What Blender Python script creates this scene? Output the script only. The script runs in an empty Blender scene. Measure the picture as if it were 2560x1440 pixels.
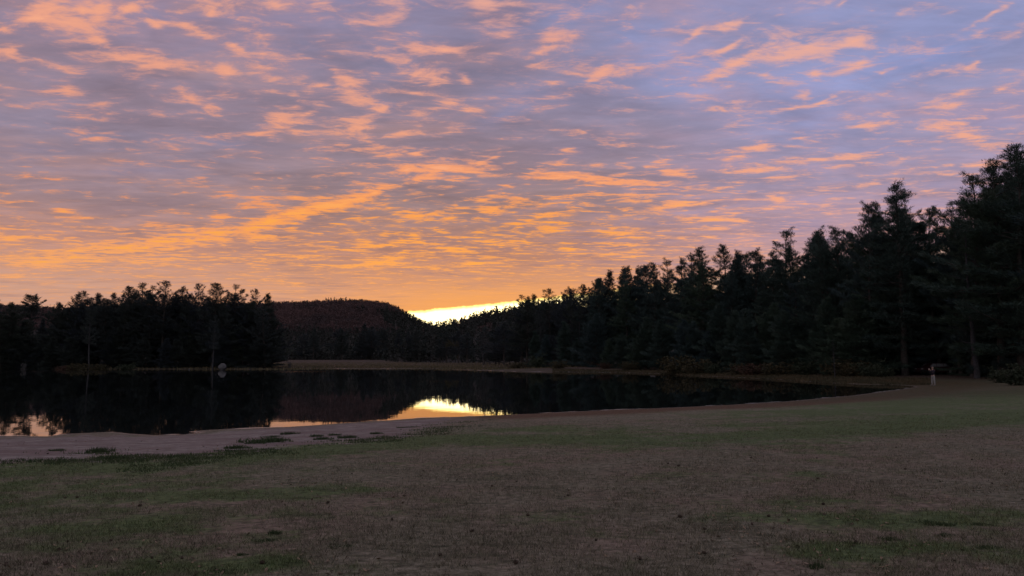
import bpy, bmesh, math, random
import numpy as np
from mathutils import Vector, Matrix
R = math.radians
rng = np.random.default_rng(7)
random.seed(7)
col = bpy.context.scene.collection
scene = bpy.context.scene

# ------------------------------------------------------------------ camera
F = 1849.0            # focal length in photo pixels (2560 wide)
PITCH = R(5.5)
CAMZ = 2.6            # metres above the water
cam_d = bpy.data.cameras.new('camera'); cam = bpy.data.objects.new('camera', cam_d); col.objects.link(cam)
cam_d.sensor_width = 36.0; cam_d.lens = 36.0*F/2560.0
cam_d.clip_start = 0.1; cam_d.clip_end = 20000
cam.location = (0, 0, CAMZ); cam.rotation_euler = (R(90)+PITCH, 0, 0)
scene.camera = cam
scene.view_settings.view_transform = 'Standard'; scene.view_settings.look = 'None'
scene.view_settings.exposure = 0.0; scene.view_settings.gamma = 1.0
scene.view_settings.use_curve_mapping = False
scene.cycles.max_bounces = 6; scene.cycles.diffuse_bounces = 3; scene.cycles.glossy_bounces = 3
scene.cycles.transparent_max_bounces = 4

def pdir(px, py):
    x = (px-1280)/F; u = (720-py)/F
    return (x, math.cos(PITCH)-u*math.sin(PITCH), math.sin(PITCH)+u*math.cos(PITCH))
def at(px, py, z=0.0):                       # a ground point seen at a photo pixel
    d = pdir(px, py); t = (z-CAMZ)/d[2]
    return (d[0]*t, d[1]*t)
def atd(px, D):                              # a plan point in the direction of a photo column, D metres forward
    return ((px-1280)/F*D*0.9965, D)
def azel(px, py):
    d = pdir(px, py)
    return (math.degrees(math.atan2(d[0], d[1])), math.degrees(math.atan2(d[2], math.hypot(d[0], d[1]))))
def lin(c):
    return tuple(((v/255)/12.92 if v/255 <= 0.04045 else ((v/255+0.055)/1.055)**2.4) for v in c)+(1.0,)

# ------------------------------------------------------------------ world: dusk sky with an altocumulus deck
world = bpy.data.worlds.new('World'); scene.world = world; world.use_nodes = True
nt = world.node_tree; nt.nodes.clear(); N = nt.nodes; Lk = nt.links
def nd(t, **kw):
    n = N.new(t)
    for k, v in kw.items(): setattr(n, k, v)
    return n
def put(sock, v):
    if isinstance(v, bpy.types.NodeSocket): Lk.new(v, sock)
    elif v is not None: sock.default_value = v
def M(op, a, b=None, c=None, clamp=False):
    n = nd('ShaderNodeMath', operation=op, use_clamp=clamp)
    put(n.inputs[0], a)
    if b is not None: put(n.inputs[1], b)
    if c is not None: put(n.inputs[2], c)
    return n.outputs[0]
def mix(f, a, b, mode='MIX'):
    n = nd('ShaderNodeMix', data_type='RGBA', blend_type=mode)
    put(n.inputs[0], f); put(n.inputs[6], a); put(n.inputs[7], b)
    return n.outputs[2]
def step(x, a, b, lo=0.0, hi=1.0):
    n = nd('ShaderNodeMapRange', interpolation_type='SMOOTHSTEP')
    put(n.inputs[0], x); n.inputs[1].default_value = a; n.inputs[2].default_value = b
    n.inputs[3].default_value = lo; n.inputs[4].default_value = hi
    return n.outputs[0]
def noise(v, s, det=4, ro=0.5, dist=0.0, off=None):
    n = nd('ShaderNodeTexNoise'); put(n.inputs['Vector'], v)
    n.inputs['Scale'].default_value = s; n.inputs['Detail'].default_value = det
    n.inputs['Roughness'].default_value = ro; n.inputs['Distortion'].default_value = dist
    return n.outputs['Fac']
def ramp(x, stops):
    n = nd('ShaderNodeValToRGB'); put(n.inputs[0], x); cr = n.color_ramp
    while len(cr.elements) < len(stops): cr.elements.new(0.5)
    for e, (p, c) in zip(cr.elements, stops): e.position = p; e.color = c
    return n.outputs[0]

tc = nd('ShaderNodeTexCoord'); dirv = tc.outputs['Generated']
sep = nd('ShaderNodeSeparateXYZ'); Lk.new(dirv, sep.inputs[0])
dx, dy, dz = sep.outputs
az = M('MULTIPLY', M('ARCTAN2', dx, dy), 57.29578)
el = M('MULTIPLY', M('ARCSINE', dz), 57.29578)
comb = nd('ShaderNodeCombineXYZ'); put(comb.inputs[0], az); put(comb.inputs[1], el); AE = comb.outputs[0]
inv = M('DIVIDE', 1.0, M('ADD', M('MAXIMUM', dz, 0.0), 0.035))
c2 = nd('ShaderNodeCombineXYZ'); put(c2.inputs[0], M('MULTIPLY', dx, inv)); put(c2.inputs[1], M('MULTIPLY', dy, inv)); P = c2.outputs[0]
mp = nd('ShaderNodeMapping'); put(mp.inputs[0], P); mp.inputs['Rotation'].default_value = (0, 0, R(-14)); mp.inputs['Scale'].default_value = (0.75, 1.35, 1)
P2 = mp.outputs[0]
fine = noise(P2, 5.0, 9, 0.66, 0.55)
wisp = noise(P2, 17.0, 6, 0.62, 0.9)
rip = noise(P2, 9.5, 5, 0.55, 0.7)
mid = noise(P2, 1.5, 5, 0.55, 0.3)
broad = noise(P, 0.55, 3, 0.5, 0.2)

def blobs(lst, fac=2.0):
    acc = None
    for (x, y, L, H, ang, a) in lst:
        c0 = azel(x, y); cx = azel(x+40, y); cy = azel(x, y-40)
        sx = abs(cx[0]-c0[0])/40; sy = abs(cy[1]-c0[1])/40
        m = nd('ShaderNodeMapping', vector_type='TEXTURE'); put(m.inputs[0], AE)
        t = R(ang); ex = math.hypot(math.cos(t)*sx, math.sin(t)*sy)*L*fac; ey = math.hypot(math.sin(t)*sx, math.cos(t)*sy)*H*fac
        m.inputs['Location'].default_value = (c0[0], c0[1], 0)
        m.inputs['Rotation'].default_value = (0, 0, math.atan2(math.sin(t)*sy, math.cos(t)*sx))
        m.inputs['Scale'].default_value = (ex, ey, 1)
        g = nd('ShaderNodeTexGradient', gradient_type='QUADRATIC_SPHERE'); Lk.new(m.outputs[0], g.inputs[0])
        acc = M('MULTIPLY', g.outputs['Fac'], a) if acc is None else M('MULTIPLY_ADD', g.outputs['Fac'], a, acc)
    return acc
LIT = [ # lit cloud patches: x, y, half length, half height, tilt, strength
 (165,72,95,20,-3,1.1),(245,98,60,14,-28,.9),(245,30,26,20,60,.9),(110,28,38,16,30,.7),(320,25,42,10,33,1),(12,72,22,12,0,.8),(205,28,14,12,0,.6),
 (490,78,72,15,-16,1.1),(335,148,62,20,6,1),(168,225,34,12,8,1),(258,260,40,10,15,1),(20,130,16,34,-60,.5),(580,110,40,8,-30,.5),
 (700,18,90,20,8,.75),(785,22,42,22,38,.9),(832,25,22,9,-10,.9),(530,28,22,16,40,.7),(390,63,16,12,0,.8),(150,170,60,8,-3,.3),
 (770,145,70,14,5,.9),(840,178,30,18,-35,.9),(800,215,50,12,18,.9),(650,165,24,14,0,.6),(570,178,22,16,0,.65),(455,218,14,8,0,.6),
 (480,247,34,9,-12,.8),(530,272,12,18,75,.8),(640,243,24,8,0,.6),(390,268,30,8,0,.4),(585,240,40,6,0,.35),
 (705,300,46,18,12,1.2),(765,288,42,7,28,.8),(735,328,12,22,65,.7),(632,336,52,7,6,.9),(245,348,40,8,12,.7),(740,265,50,12,10,.8),
 (880,205,40,30,0,.75),(890,250,42,14,0,.65),(895,312,58,11,8,.9),(865,362,24,7,0,.5),
 (992,40,44,16,22,1),(985,8,36,14,0,.7),(1210,8,26,12,0,.85),(1270,8,36,10,0,.6),(980,82,60,7,0,.4),(965,145,40,7,-3,.5),
 (1115,125,48,11,-8,.85),(1260,80,46,18,0,.65),(1225,132,65,11,0,.55),(1050,122,26,8,0,.5),(1210,155,40,6,0,.45),
 (1372,90,32,20,25,1),(1430,90,28,11,5,.75),(1352,128,26,10,25,.9),(1345,160,28,6,18,.6),
 (1085,200,36,20,15,1.05),(1165,200,20,12,-45,1.05),(1038,190,16,7,30,.6),(1130,258,26,8,12,.95),(1170,278,26,5,0,.75),(955,272,22,9,12,.9),(1045,282,30,10,5,.9),(1010,332,38,7,12,.95),(1255,346,38,8,6,1),(1532,362,50,8,-5,.9),(1035,233,40,6,3,.6),(1005,265,26,10,20,.6),
 (1470,205,45,10,33,.75),(1505,180,26,8,20,.5),(1500,135,30,6,15,.4),(1450,20,35,12,20,.5),(1340,280,28,9,5,.4),(1375,306,22,5,0,.45),(1035,384,22,5,2,.7),
 (1120,420,105,18,3,1.15),(1010,425,38,6,14,.9),(1060,440,48,9,20,.8),(1395,438,100,9,-2,1.25),(1560,458,90,8,-4,1.1),(1600,492,60,9,-8,.95),(1500,483,28,8,0,.7),(1220,400,30,5,20,.5),
 (1385,497,70,7,0,1),(1215,500,48,10,14,.8),(1250,520,40,8,20,.7),(1240,475,38,7,10,.5),(1070,534,55,7,14,.9),(1350,545,40,8,12,.8),(1690,513,85,6,6,.9),(1260,566,26,4,8,.8),(1130,545,16,4,5,.7),(1060,552,22,4,8,.7),
 (1380,568,55,8,10,.9),(1530,582,80,6,-6,.85),(1035,586,36,5,-3,1.15),(960,584,16,4,10,.7),(1420,622,30,5,-6,.8),(1560,612,50,5,-3,.7),
 (940,482,80,12,12,1.1),(850,510,70,14,10,1.3),(700,545,90,13,16,1.3),(620,575,60,15,18,1.2),(500,582,80,12,8,1.1),(440,607,90,12,8,1.2),(300,622,90,16,6,1.15),(170,645,80,14,0,1.0),(100,655,70,14,3,.9),(650,503,48,9,-6,.95),(560,540,50,8,0,.8),(30,600,42,12,0,.8),(545,495,24,5,0,.5),(760,530,60,9,12,1),(640,600,70,8,10,.9),(370,650,60,10,6,.7),
 (160,530,20,7,0,.7),(245,570,32,10,5,.7),(190,597,26,4,-4,.7),(730,487,18,8,-10,.7),(790,465,40,9,0,.5),
 (960,612,85,6,9,1.1),(1120,622,95,7,-10,1.1),(1225,605,70,7,-8,1.0),(1000,640,60,6,4,.9),(900,665,80,5,2,.9),(1200,660,90,4,3,.8),(1080,672,60,5,-5,.7),(960,655,60,6,0,.8),(540,645,70,7,4,.6),(650,655,60,6,0,.6),(730,640,60,5,-5,.8),(40,695,50,6,0,.5),(380,690,40,5,0,.5),(740,710,60,4,-3,.6),
 (1845,155,68,12,22,1.2),(2000,133,100,15,4,1.35),(2120,110,70,11,12,.95),(1832,112,38,7,25,.9),(2140,165,60,10,12,.95),(2208,182,32,7,12,.95),(1900,187,55,8,-18,.8),(1960,208,46,6,-10,.9),(2036,185,8,18,75,.9),(2013,238,12,18,85,.95),(1990,269,55,5,2,.95),(2065,250,42,5,18,.9),(1745,252,46,8,3,.75),(1840,60,50,10,22,.75),(1736,87,24,6,38,.75),
 (2478,35,55,7,18,.95),(2545,80,50,16,12,.85),(2450,82,18,7,10,.7),(2440,158,22,6,18,.95),(2392,262,36,7,3,.95),(2420,226,40,7,5,.5),(2215,232,46,9,8,.55),(2172,314,68,4,0,.75),(2200,60,60,12,6,.4),(2270,25,36,8,15,.45),(2375,32,26,5,5,.5),(2105,8,18,6,20,.7),(2500,225,20,6,15,.5),(2330,185,40,5,0,.4),
 (2430,340,70,10,-14,.8),(2480,360,60,8,-6,.6),(2380,310,40,5,0,.5),(1870,375,46,9,8,.85),(1770,386,40,4,4,.6),(1820,398,30,5,15,.6),(2200,372,66,6,7,.85),(2205,385,60,5,3,.8),(2075,368,52,7,-8,.75),(2020,402,90,5,-2,.85),(1880,428,66,7,-4,.95),(1945,447,52,6,4,.95),(1985,347,22,4,4,.85),(2350,415,66,5,-3,.6),(1800,472,42,6,5,.9),(2150,465,60,6,4,.55),(2140,432,34,6,0,.5),(1800,552,76,6,-6,.8),(1700,432,30,8,-10,.6),(1960,495,60,6,0,.35),(1930,520,60,5,0,.4),
]
BLUE = [(2330,140,190,50,3,1.0),(2500,290,130,60,0,.6),(2050,300,200,60,0,.6),(1990,220,200,60,0,.6),(1400,35,120,34,10,.9),(15,40,46,36,0,1.0),(560,360,110,22,-5,.5),(300,425,180,26,4,.6),(1610,120,90,120,70,.8),(1740,180,80,90,0,.6),(1300,235,120,40,0,.35),(1000,150,160,60,0,.3),(760,110,80,24,0,.5),(400,40,60,30,0,.3),(60,370,120,40,0,.4),(1250,290,60,18,20,.4),(960,262,30,10,0,.5)]
lb = blobs(LIT, 2.25)
bb = blobs(BLUE, 2.1)
QUIET = [(200,430,330,95,0,1),(650,420,260,60,0,1),(330,520,300,45,5,.8),(1680,330,260,90,0,.6),(1350,330,200,60,0,.4),(60,330,120,60,0,.6),(700,80,60,40,0,.4)]
quiet = blobs(QUIET, 1.9)

# base tint of the deck
def srow(cs): return [(p, lin(c)) for p, c in cs]
e01 = M('DIVIDE', el, 40.0, clamp=True)
rl = ramp(e01, srow([(0.0,(206,150,122)),(0.12,(206,150,124)),(0.20,(190,134,118)),(0.27,(156,126,132)),(0.38,(142,128,150)),(0.50,(148,128,148)),(0.66,(142,126,158)),(0.85,(158,153,174)),(1,(168,163,180))]))
rc = ramp(e01, srow([(0.0,(236,150,78)),(0.12,(222,146,92)),(0.20,(180,124,104)),(0.30,(150,122,124)),(0.40,(144,124,138)),(0.52,(136,124,148)),(0.66,(138,132,168)),(0.85,(158,153,174)),(1,(168,163,180))]))
rr = ramp(e01, srow([(0.0,(232,170,130)),(0.12,(208,158,142)),(0.22,(182,144,158)),(0.32,(158,142,170)),(0.45,(146,144,184)),(0.55,(138,144,190)),(0.66,(136,136,180)),(0.85,(156,153,180)),(1,(168,163,180))]))
base = mix(step(az, -30, -6), rl, rc)
base = mix(step(az, 0, 26), base, rr)
bluec = mix(step(az, -20, 25), lin((128,130,168)), lin((134,150,208)))
bluef = M('MULTIPLY', M('ADD', bb, M('MULTIPLY', M('SUBTRACT', broad, 0.5), 1.3)), step(el, 9, 15), clamp=True)
base = mix(bluef, base, bluec)
pink = mix(step(az, -15, 25), lin((172,134,136)), lin((168,144,172)))
base = mix(M('MULTIPLY', step(mid, 0.48, 0.68), 0.65), base, mix(step(el, 6, 12), base, pink))
shade = mix(step(mid, 0.30, 0.5), lin((128,112,132)), (1,1,1,1))
base = mix(M('MULTIPLY', step(mid, 0.5, 0.32), 0.35), base, mix(step(az, -8, 25), lin((136,112,124)), lin((132,136,182))))

# lit undersides
q = M('ADD', M('MULTIPLY', M('SUBTRACT', fine, 0.5), 1.15), M('MULTIPLY_ADD', M('SUBTRACT', wisp, 0.5), 0.45, 0.5))
q = M('ADD', q, M('MULTIPLY', M('SUBTRACT', rip, 0.5), M('MULTIPLY', M('MULTIPLY', step(el, 20, 12, 0.55, 1.2), step(el, 4.5, 8.5, 0.35, 1.0)), step(az, 6, 24, 1.0, 0.55))))
q = M('ADD', q, M('MULTIPLY', M('POWER', M('MINIMUM', lb, 1.2), 0.8), 0.30))
lowc = M('MULTIPLY', M('MULTIPLY', step(el, 13.0, 9.0), step(el, 4.2, 6.5)), M('SUBTRACT', 1.0, M('MULTIPLY', step(az, 10, 30), 0.6)))
q = M('ADD', q, M('MULTIPLY', lowc, 0.035))
q = M('ADD', q, M('MULTIPLY', M('SUBTRACT', mid, 0.5), 0.25))
q = M('SUBTRACT', q, M('MULTIPLY', quiet, 0.17))
lit = step(q, 0.515, 0.83)
litr = ramp(e01, srow([(0.0,(250,178,110)),(0.14,(252,168,92)),(0.26,(255,162,72)),(0.34,(248,158,104)),(0.44,(236,162,132)),(0.60,(230,162,144)),(1,(200,175,180))]))
litright = ramp(e01, srow([(0.0,(250,185,150)),(0.2,(246,172,140)),(0.35,(238,168,142)),(0.5,(232,170,154)),(1,(200,175,185))]))
litc = mix(step(az, 2, 26), litr, litright)
litl = ramp(e01, srow([(0.0,(235,170,125)),(0.18,(246,164,100)),(0.28,(240,150,100)),(0.36,(222,150,124)),(0.46,(230,158,134)),(0.6,(238,164,136)),(1,(200,175,180))]))
litc = mix(step(az, -8, -26), litc, litl)
mot = M('ADD', M('MULTIPLY', M('SUBTRACT', noise(P2, 2.6, 6, 0.62, 0.5), 0.5), 1.5), M('MULTIPLY', M('SUBTRACT', rip, 0.5), 0.45))
mf_ = M('MULTIPLY_ADD', mot, step(el, 5, 10, 0.22, 0.52), 1.0, clamp=False)
sc_n = nd('ShaderNodeVectorMath', operation='SCALE'); put(sc_n.inputs[0], base); put(sc_n.inputs[3], M('MINIMUM', M('MAXIMUM', mf_, 0.72), 1.3)); base = sc_n.outputs[0]
hs_ = nd('ShaderNodeHueSaturation'); put(hs_.inputs['Color'], base); hs_.inputs['Saturation'].default_value = 0.90; base = hs_.outputs[0]
halo = M('MULTIPLY', step(q, 0.38, 0.66), 0.26)
base = mix(halo, base, mix(step(el, 17, 10), mix(step(az, -5, 22), lin((190,142,146)), lin((178,150,172))), mix(step(az, 4, 24), lin((206,142,104)), lin((200,152,148)))))
skyc = mix(M('MULTIPLY', lit, 0.95), base, litc)
# a hot core where the deck is thickest lit
core = step(q, 0.80, 1.02)
skyc = mix(M('MULTIPLY', core, 0.6), skyc, mix(step(el, 16, 9), lin((252,176,138)), lin((255,172,60))))

# behind the viewer: dusk sky brightened to lift the light on ground and trees
behind = mix(step(el, 0, 35), lin((164,159,158)), lin((162,162,172)))
skyc = mix(step(M('ABSOLUTE', az), 60, 125), skyc, mix(M('MULTIPLY', lit, 0.5), behind, lin((165,130,150))))

# the clear strip under the deck, where the sun has just gone down
edge = M('ADD', M('MULTIPLY', M('ADD', az, 8.1), 0.104), 3.68)
edge = M('ADD', edge, M('MULTIPLY', M('SUBTRACT', noise(AE, 1.1, 6, 0.65), 0.5), 0.42))
below = M('SUBTRACT', edge, el)
gmask = M('MULTIPLY', M('MULTIPLY', step(below, -0.03, 0.10), step(az, -11.5, -8.3)), step(az, 5, 14, 1.0, 0.30))
azd = M('SUBTRACT', az, -4.0)
fall = M('POWER', 2.718, M('MULTIPLY', M('MULTIPLY', azd, azd), -0.012))
gin = step(below, 0.0, 0.42)
gcol = mix(gin, (1.0, 0.66, 0.16, 1), (1.0, 0.80, 0.40, 1))
bright = M('ADD', M('MULTIPLY', M('MULTIPLY_ADD', gin, 2.1, 0.9), fall), 0.55)
gc = nd('ShaderNodeVectorMath', operation='SCALE'); put(gc.inputs[0], gcol); put(gc.inputs[3], bright)
back = step(M('ABSOLUTE', az), 60, 40)
skyc = mix(M('MULTIPLY', gmask, back), skyc, gc.outputs[0])
# glow of the deck just over the strip
g2 = M('MULTIPLY', M('MULTIPLY', fall, M('MULTIPLY', step(below, -2.6, 0.0), step(below, 0.1, 0.0))), 0.6)
skyc = mix(g2, skyc, lin((248,166,82)))
bg = nd('ShaderNodeBackground'); put(bg.inputs[0], skyc); bg.inputs[1].default_value = 1.0
SUN_EL = R(1.0); SUN_AZ = R(-4.0)
nish = nd('ShaderNodeTexSky', sky_type='NISHITA', sun_disc=False, sun_elevation=SUN_EL, sun_rotation=SUN_AZ)
bg2 = nd('ShaderNodeBackground'); Lk.new(nish.outputs[0], bg2.inputs[0]); bg2.inputs[1].default_value = 0.004
ad = nd('ShaderNodeAddShader'); Lk.new(bg.outputs[0], ad.inputs[0]); Lk.new(bg2.outputs[0], ad.inputs[1])
wo = nd('ShaderNodeOutputWorld'); Lk.new(ad.outputs[0], wo.inputs[0])
world.cycles.sampling_method = 'MANUAL'; world.cycles.sample_map_resolution = 512

# the sun is already down behind the hills: it lights the air and the deck, not the ground
sd_ = bpy.data.lights.new('sun', 'SUN'); sun = bpy.data.objects.new('sun', sd_); col.objects.link(sun)
sd_.energy = 0.5; sd_.angle = R(0.5); sd_.color = (1.0, 0.62, 0.32)
sun.rotation_euler = (R(90)-SUN_EL, 0, R(180)-SUN_AZ)

# ------------------------------------------------------------------ helpers
def tag(o, label=None, cat=None, group=None, kind=None):
    if label: o['label'] = label
    if cat: o['category'] = cat
    if group: o['group'] = group
    if kind: o['kind'] = kind
    return o
def mesh_np(name, V, Fc, mats=None, smooth=False, midx=None):
    V = np.asarray(V, dtype=np.float32); Fc = np.asarray(Fc, dtype=np.int32)
    me = bpy.data.meshes.new(name); k = Fc.shape[1]
    me.vertices.add(len(V)); me.vertices.foreach_set('co', V.ravel())
    me.loops.add(Fc.size); me.loops.foreach_set('vertex_index', Fc.ravel())
    me.polygons.add(len(Fc)); me.polygons.foreach_set('loop_start', np.arange(0, Fc.size, k, dtype=np.int32))
    me.polygons.foreach_set('loop_total', np.full(len(Fc), k, dtype=np.int32))
    if smooth: me.polygons.foreach_set('use_smooth', np.ones(len(Fc), dtype=bool))
    me.update(calc_edges=True); me.validate()
    for m in (mats or []): me.materials.append(m)
    return me
def link(name, me, parent=None, loc=None):
    o = bpy.data.objects.new(name, me); col.objects.link(o)
    if parent: o.parent = parent
    if loc is not None: o.location = loc
    return o
def empty(name, loc, rz=0):
    o = bpy.data.objects.new(name, None); col.objects.link(o); o.location = loc; o.rotation_euler.z = rz
    o.empty_display_size = 0.3; return o
def fattr(me, name, arr):
    a = me.attributes.new(name, 'FLOAT', 'POINT'); a.data.foreach_set('value', np.asarray(arr, dtype=np.float32))

class MT:                                     # small material builder
    def __init__(s, name, rough=0.8, spec=0.3):
        s.m = bpy.data.materials.new(name); s.m.use_nodes = True; s.t = s.m.node_tree
        s.b = s.t.nodes['Principled BSDF']; s.b.inputs['Roughness'].default_value = rough
        s.b.inputs['Specular IOR Level'].default_value = spec
        s.geo = s.t.nodes.new('ShaderNodeNewGeometry'); s.tc = s.t.nodes.new('ShaderNodeTexCoord')
    def n(s, t, **kw):
        n = s.t.nodes.new(t)
        for k, v in kw.items(): setattr(n, k, v)
        return n
    def put(s, sock, v):
        if isinstance(v, bpy.types.NodeSocket): s.t.links.new(v, sock)
        else: sock.default_value = v
    def noise(s, scale, det=4, ro=0.55, vec=None, sc=None, dist=0):
        v = vec or s.geo.outputs['Position']
        if sc:
            mm = s.n('ShaderNodeMapping'); s.put(mm.inputs[0], v); mm.inputs['Scale'].default_value = sc; v = mm.outputs[0]
        n = s.n('ShaderNodeTexNoise'); s.put(n.inputs['Vector'], v); n.inputs['Scale'].default_value = scale
        n.inputs['Detail'].default_value = det; n.inputs['Roughness'].default_value = ro; n.inputs['Distortion'].default_value = dist
        return n.outputs['Fac']
    def math(s, op, a, b=0.0, c=None, clamp=False):
        n = s.n('ShaderNodeMath', operation=op, use_clamp=clamp); s.put(n.inputs[0], a); s.put(n.inputs[1], b)
        if c is not None: s.put(n.inputs[2], c)
        return n.outputs[0]
    def mix(s, f, a, b, mode='MIX'):
        n = s.n('ShaderNodeMix', data_type='RGBA', blend_type=mode); s.put(n.inputs[0], f); s.put(n.inputs[6], a); s.put(n.inputs[7], b)
        return n.outputs[2]
    def step(s, x, a, b, lo=0.0, hi=1.0):
        n = s.n('ShaderNodeMapRange', interpolation_type='SMOOTHSTEP'); s.put(n.inputs[0], x)
        for i, v in zip((1, 2, 3, 4), (a, b, lo, hi)): n.inputs[i].default_value = v
        return n.outputs[0]
    def attr(s, name):
        n = s.n('ShaderNodeAttribute'); n.attribute_name = name; return n.outputs['Fac']
    def color(s, c): s.put(s.b.inputs['Base Color'], c)
    def bump(s, h, strength=0.5, dist=0.02):
        n = s.n('ShaderNodeBump'); s.put(n.inputs['Height'], h); n.inputs['Strength'].default_value = strength; n.inputs['Distance'].default_value = dist
        s.t.links.new(n.outputs[0], s.b.inputs['Normal'])
def C(r, g, b): return (r, g, b, 1.0)

def simple(name, c1, c2, rough=0.85, scale=3.0, spec=0.25):
    m = MT(name, rough, spec); f = m.noise(scale, 4)
    m.color(m.mix(m.step(f, 0.35, 0.65), C(*c1), C(*c2))); return m.m
def foliage(name, c1, c2, c3):
    m = MT(name, 0.75, 0.2)
    oi = m.n('ShaderNodeObjectInfo')
    f = m.noise(0.55, 3); r = oi.outputs['Random']
    c = m.mix(m.step(f, 0.35, 0.65), C(*c1), C(*c2))
    c = m.mix(m.math('MULTIPLY', r, 0.7), c, C(*c3)); m.color(c); return m.m
mat_pine = foliage('pine_needles', (0.030, 0.040, 0.034), (0.048, 0.058, 0.046), (0.032, 0.040, 0.060))
mat_pine_r = foliage('pine_needles_near', (0.036, 0.060, 0.042), (0.060, 0.086, 0.060), (0.036, 0.058, 0.078))
mat_bark = simple('bark', (0.035, 0.030, 0.028), (0.065, 0.056, 0.052), 0.9, 6)
mat_palebark = simple('weathered_bark', (0.14, 0.13, 0.14), (0.24, 0.22, 0.23), 0.9, 6)
mat_deadwood = simple('dead_grey_wood', (0.032, 0.031, 0.036), (0.06, 0.057, 0.064), 0.9, 6)
mat_shrub_y = simple('yellowing_leaves', (0.066, 0.050, 0.024), (0.045, 0.043, 0.024), 0.8, 1.2)
mat_shrub_r = simple('russet_leaves', (0.09, 0.045, 0.032), (0.06, 0.04, 0.03), 0.8, 1.2)
mat_shrub_g = simple('dark_leaves', (0.024, 0.034, 0.02), (0.042, 0.05, 0.03), 0.8, 1.2)
mat_olive = simple('olive_leaves', (0.06, 0.055, 0.03), (0.08, 0.065, 0.035), 0.85, 1.2)
mat_shrub_p = simple('pale_twigs', (0.085, 0.08, 0.085), (0.12, 0.115, 0.115), 0.85, 1.2)
mat_hillbare = simple('bare_autumn_crowns', (0.115, 0.066, 0.066), (0.060, 0.043, 0.046), 0.9, 0.022)
mat_hillcon = simple('far_conifer_needles', (0.022, 0.028, 0.025), (0.036, 0.036, 0.034), 0.9, 0.03)

# ------------------------------------------------------------------ lake outline and terrain
near_px = [(-420,1098),(-200,1094),(0,1089.7),(123,1090.7),(158,1085),(211,1082.6),(281,1079),(327,1084),(387,1088),(454,1087),(492,1083),(470,1079),(527,1074.5),
 (668,1070),(773,1064),(900,1054.5),(945,1052.5),(1001,1048.6),(1057,1044.5),(1154,1041.5),(1251,1037.5),(1386,1032),(1488,1026.5),(1648,1020.5),(1823,1012),
 (1960,1004),(2060,995),(2119,990),(2187,981.6),(2255,973),(2290,967)]
far_px = [(2250,962.5),(2150,961),(2060,957),(1960,950),(1850,944),(1740,940),(1640,934),(1500,931),(1400,930),(1300,929),(1150,925),(1000,922.5),(850,922),(700,924),(540,923),(300,923),(150,922),(0,921),(-300,921),(-800,921)]
lake = [at(*p) for p in near_px] + [at(*p) for p in far_px]
lake = [(-70, 14)] + lake + [(-420, 190), (-420, -60), (-110, -40)]
lake = np.array(lake)
def sdist(X, Y, poly):                        # negative inside
    X = np.asarray(X, float); Y = np.asarray(Y, float)
    d = np.full(X.shape, 1e18); ins = np.zeros(X.shape, bool); n = len(poly)
    for i in range(n):
        ax, ay = poly[i]; bx, by = poly[(i+1) % n]; ex, ey = bx-ax, by-ay
        wx, wy = X-ax, Y-ay; t = np.clip((wx*ex+wy*ey)/(ex*ex+ey*ey+1e-12), 0, 1)
        d = np.minimum(d, (wx-t*ex)**2+(wy-t*ey)**2)
        c = ((ay > Y) != (by > Y)) & (X < (bx-ax)*(Y-ay)/(by-ay+1e-15)+ax); ins ^= c
    d = np.sqrt(d); return np.where(ins, -d, d)
def pdist(X, Y, pts):                         # distance to an open polyline
    X = np.asarray(X, float); Y = np.asarray(Y, float); d = np.full(X.shape, 1e18)
    for (ax, ay), (bx, by) in zip(pts[:-1], pts[1:]):
        ex, ey = bx-ax, by-ay; wx, wy = X-ax, Y-ay; t = np.clip((wx*ex+wy*ey)/(ex*ex+ey*ey+1e-12), 0, 1)
        d = np.minimum(d, (wx-t*ex)**2+(wy-t*ey)**2)
    return np.sqrt(d)
def vnoise(X, Y, s, seed=0):                  # smooth value noise
    X = np.asarray(X)*s+seed*17.3; Y = np.asarray(Y)*s+seed*9.1
    xi = np.floor(X).astype(np.int64); yi = np.floor(Y).astype(np.int64); fx = X-xi; fy = Y-yi
    fx = fx*fx*(3-2*fx); fy = fy*fy*(3-2*fy)
    def h(a, b):
        v = (a*374761393+b*668265263+seed*144665) & 0x7fffffff; v = ((v ^ (v >> 13))*1274126177) & 0x7fffffff
        return ((v ^ (v >> 16)) & 0xffff)/65535.0
    return (h(xi, yi)*(1-fx)+h(xi+1, yi)*fx)*(1-fy)+(h(xi, yi+1)*(1-fx)+h(xi+1, yi+1)*fx)*fy-0.5
def smooth(x, a, b):
    t = np.clip((x-a)/(b-a), 0, 1); return t*t*(3-2*t)
# hills: ridge lines as seen, at their own distances
ridge1 = [(-1600,700),(-900,690),(-500,720),(-200,745),(0,765),(60,768),(150,775),(300,772),(500,768),(690,760),(760,758),(850,753),(900,755),(960,760),(990,772),(1030,795),(1060,808),(1100,835),(1200,880),(1300,897)]
ridge2 = [(800,897),(950,870),(1040,830),(1070,810),(1100,806),(1120,804),(1150,797),(1180,787),(1210,779),(1240,773),(1270,768),(1300,761),(1400,752),(1600,735),(1900,700),(2400,640),(3200,600),(4000,640)]
D1, D2 = 1250.0, 900.0
def ridge_h(X, Y, ridge, Dr, tree):
    px = 1280+X/np.maximum(Y, 1)*F
    yy = np.interp(px, [r[0] for r in ridge], [r[1] for r in ridge])
    H = np.maximum((898-yy)/F*Dr+CAMZ-tree, 0)
    prof = smooth(Y, Dr*0.52, Dr)*(1-0.5*smooth(Y, Dr, Dr*2.2))
    return H*prof*np.where(Y > 1, 1, 0)
def hill_z(X, Y):
    return np.maximum(ridge_h(X, Y, ridge1, D1, 7), ridge_h(X, Y, ridge2, D2, 11))
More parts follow.
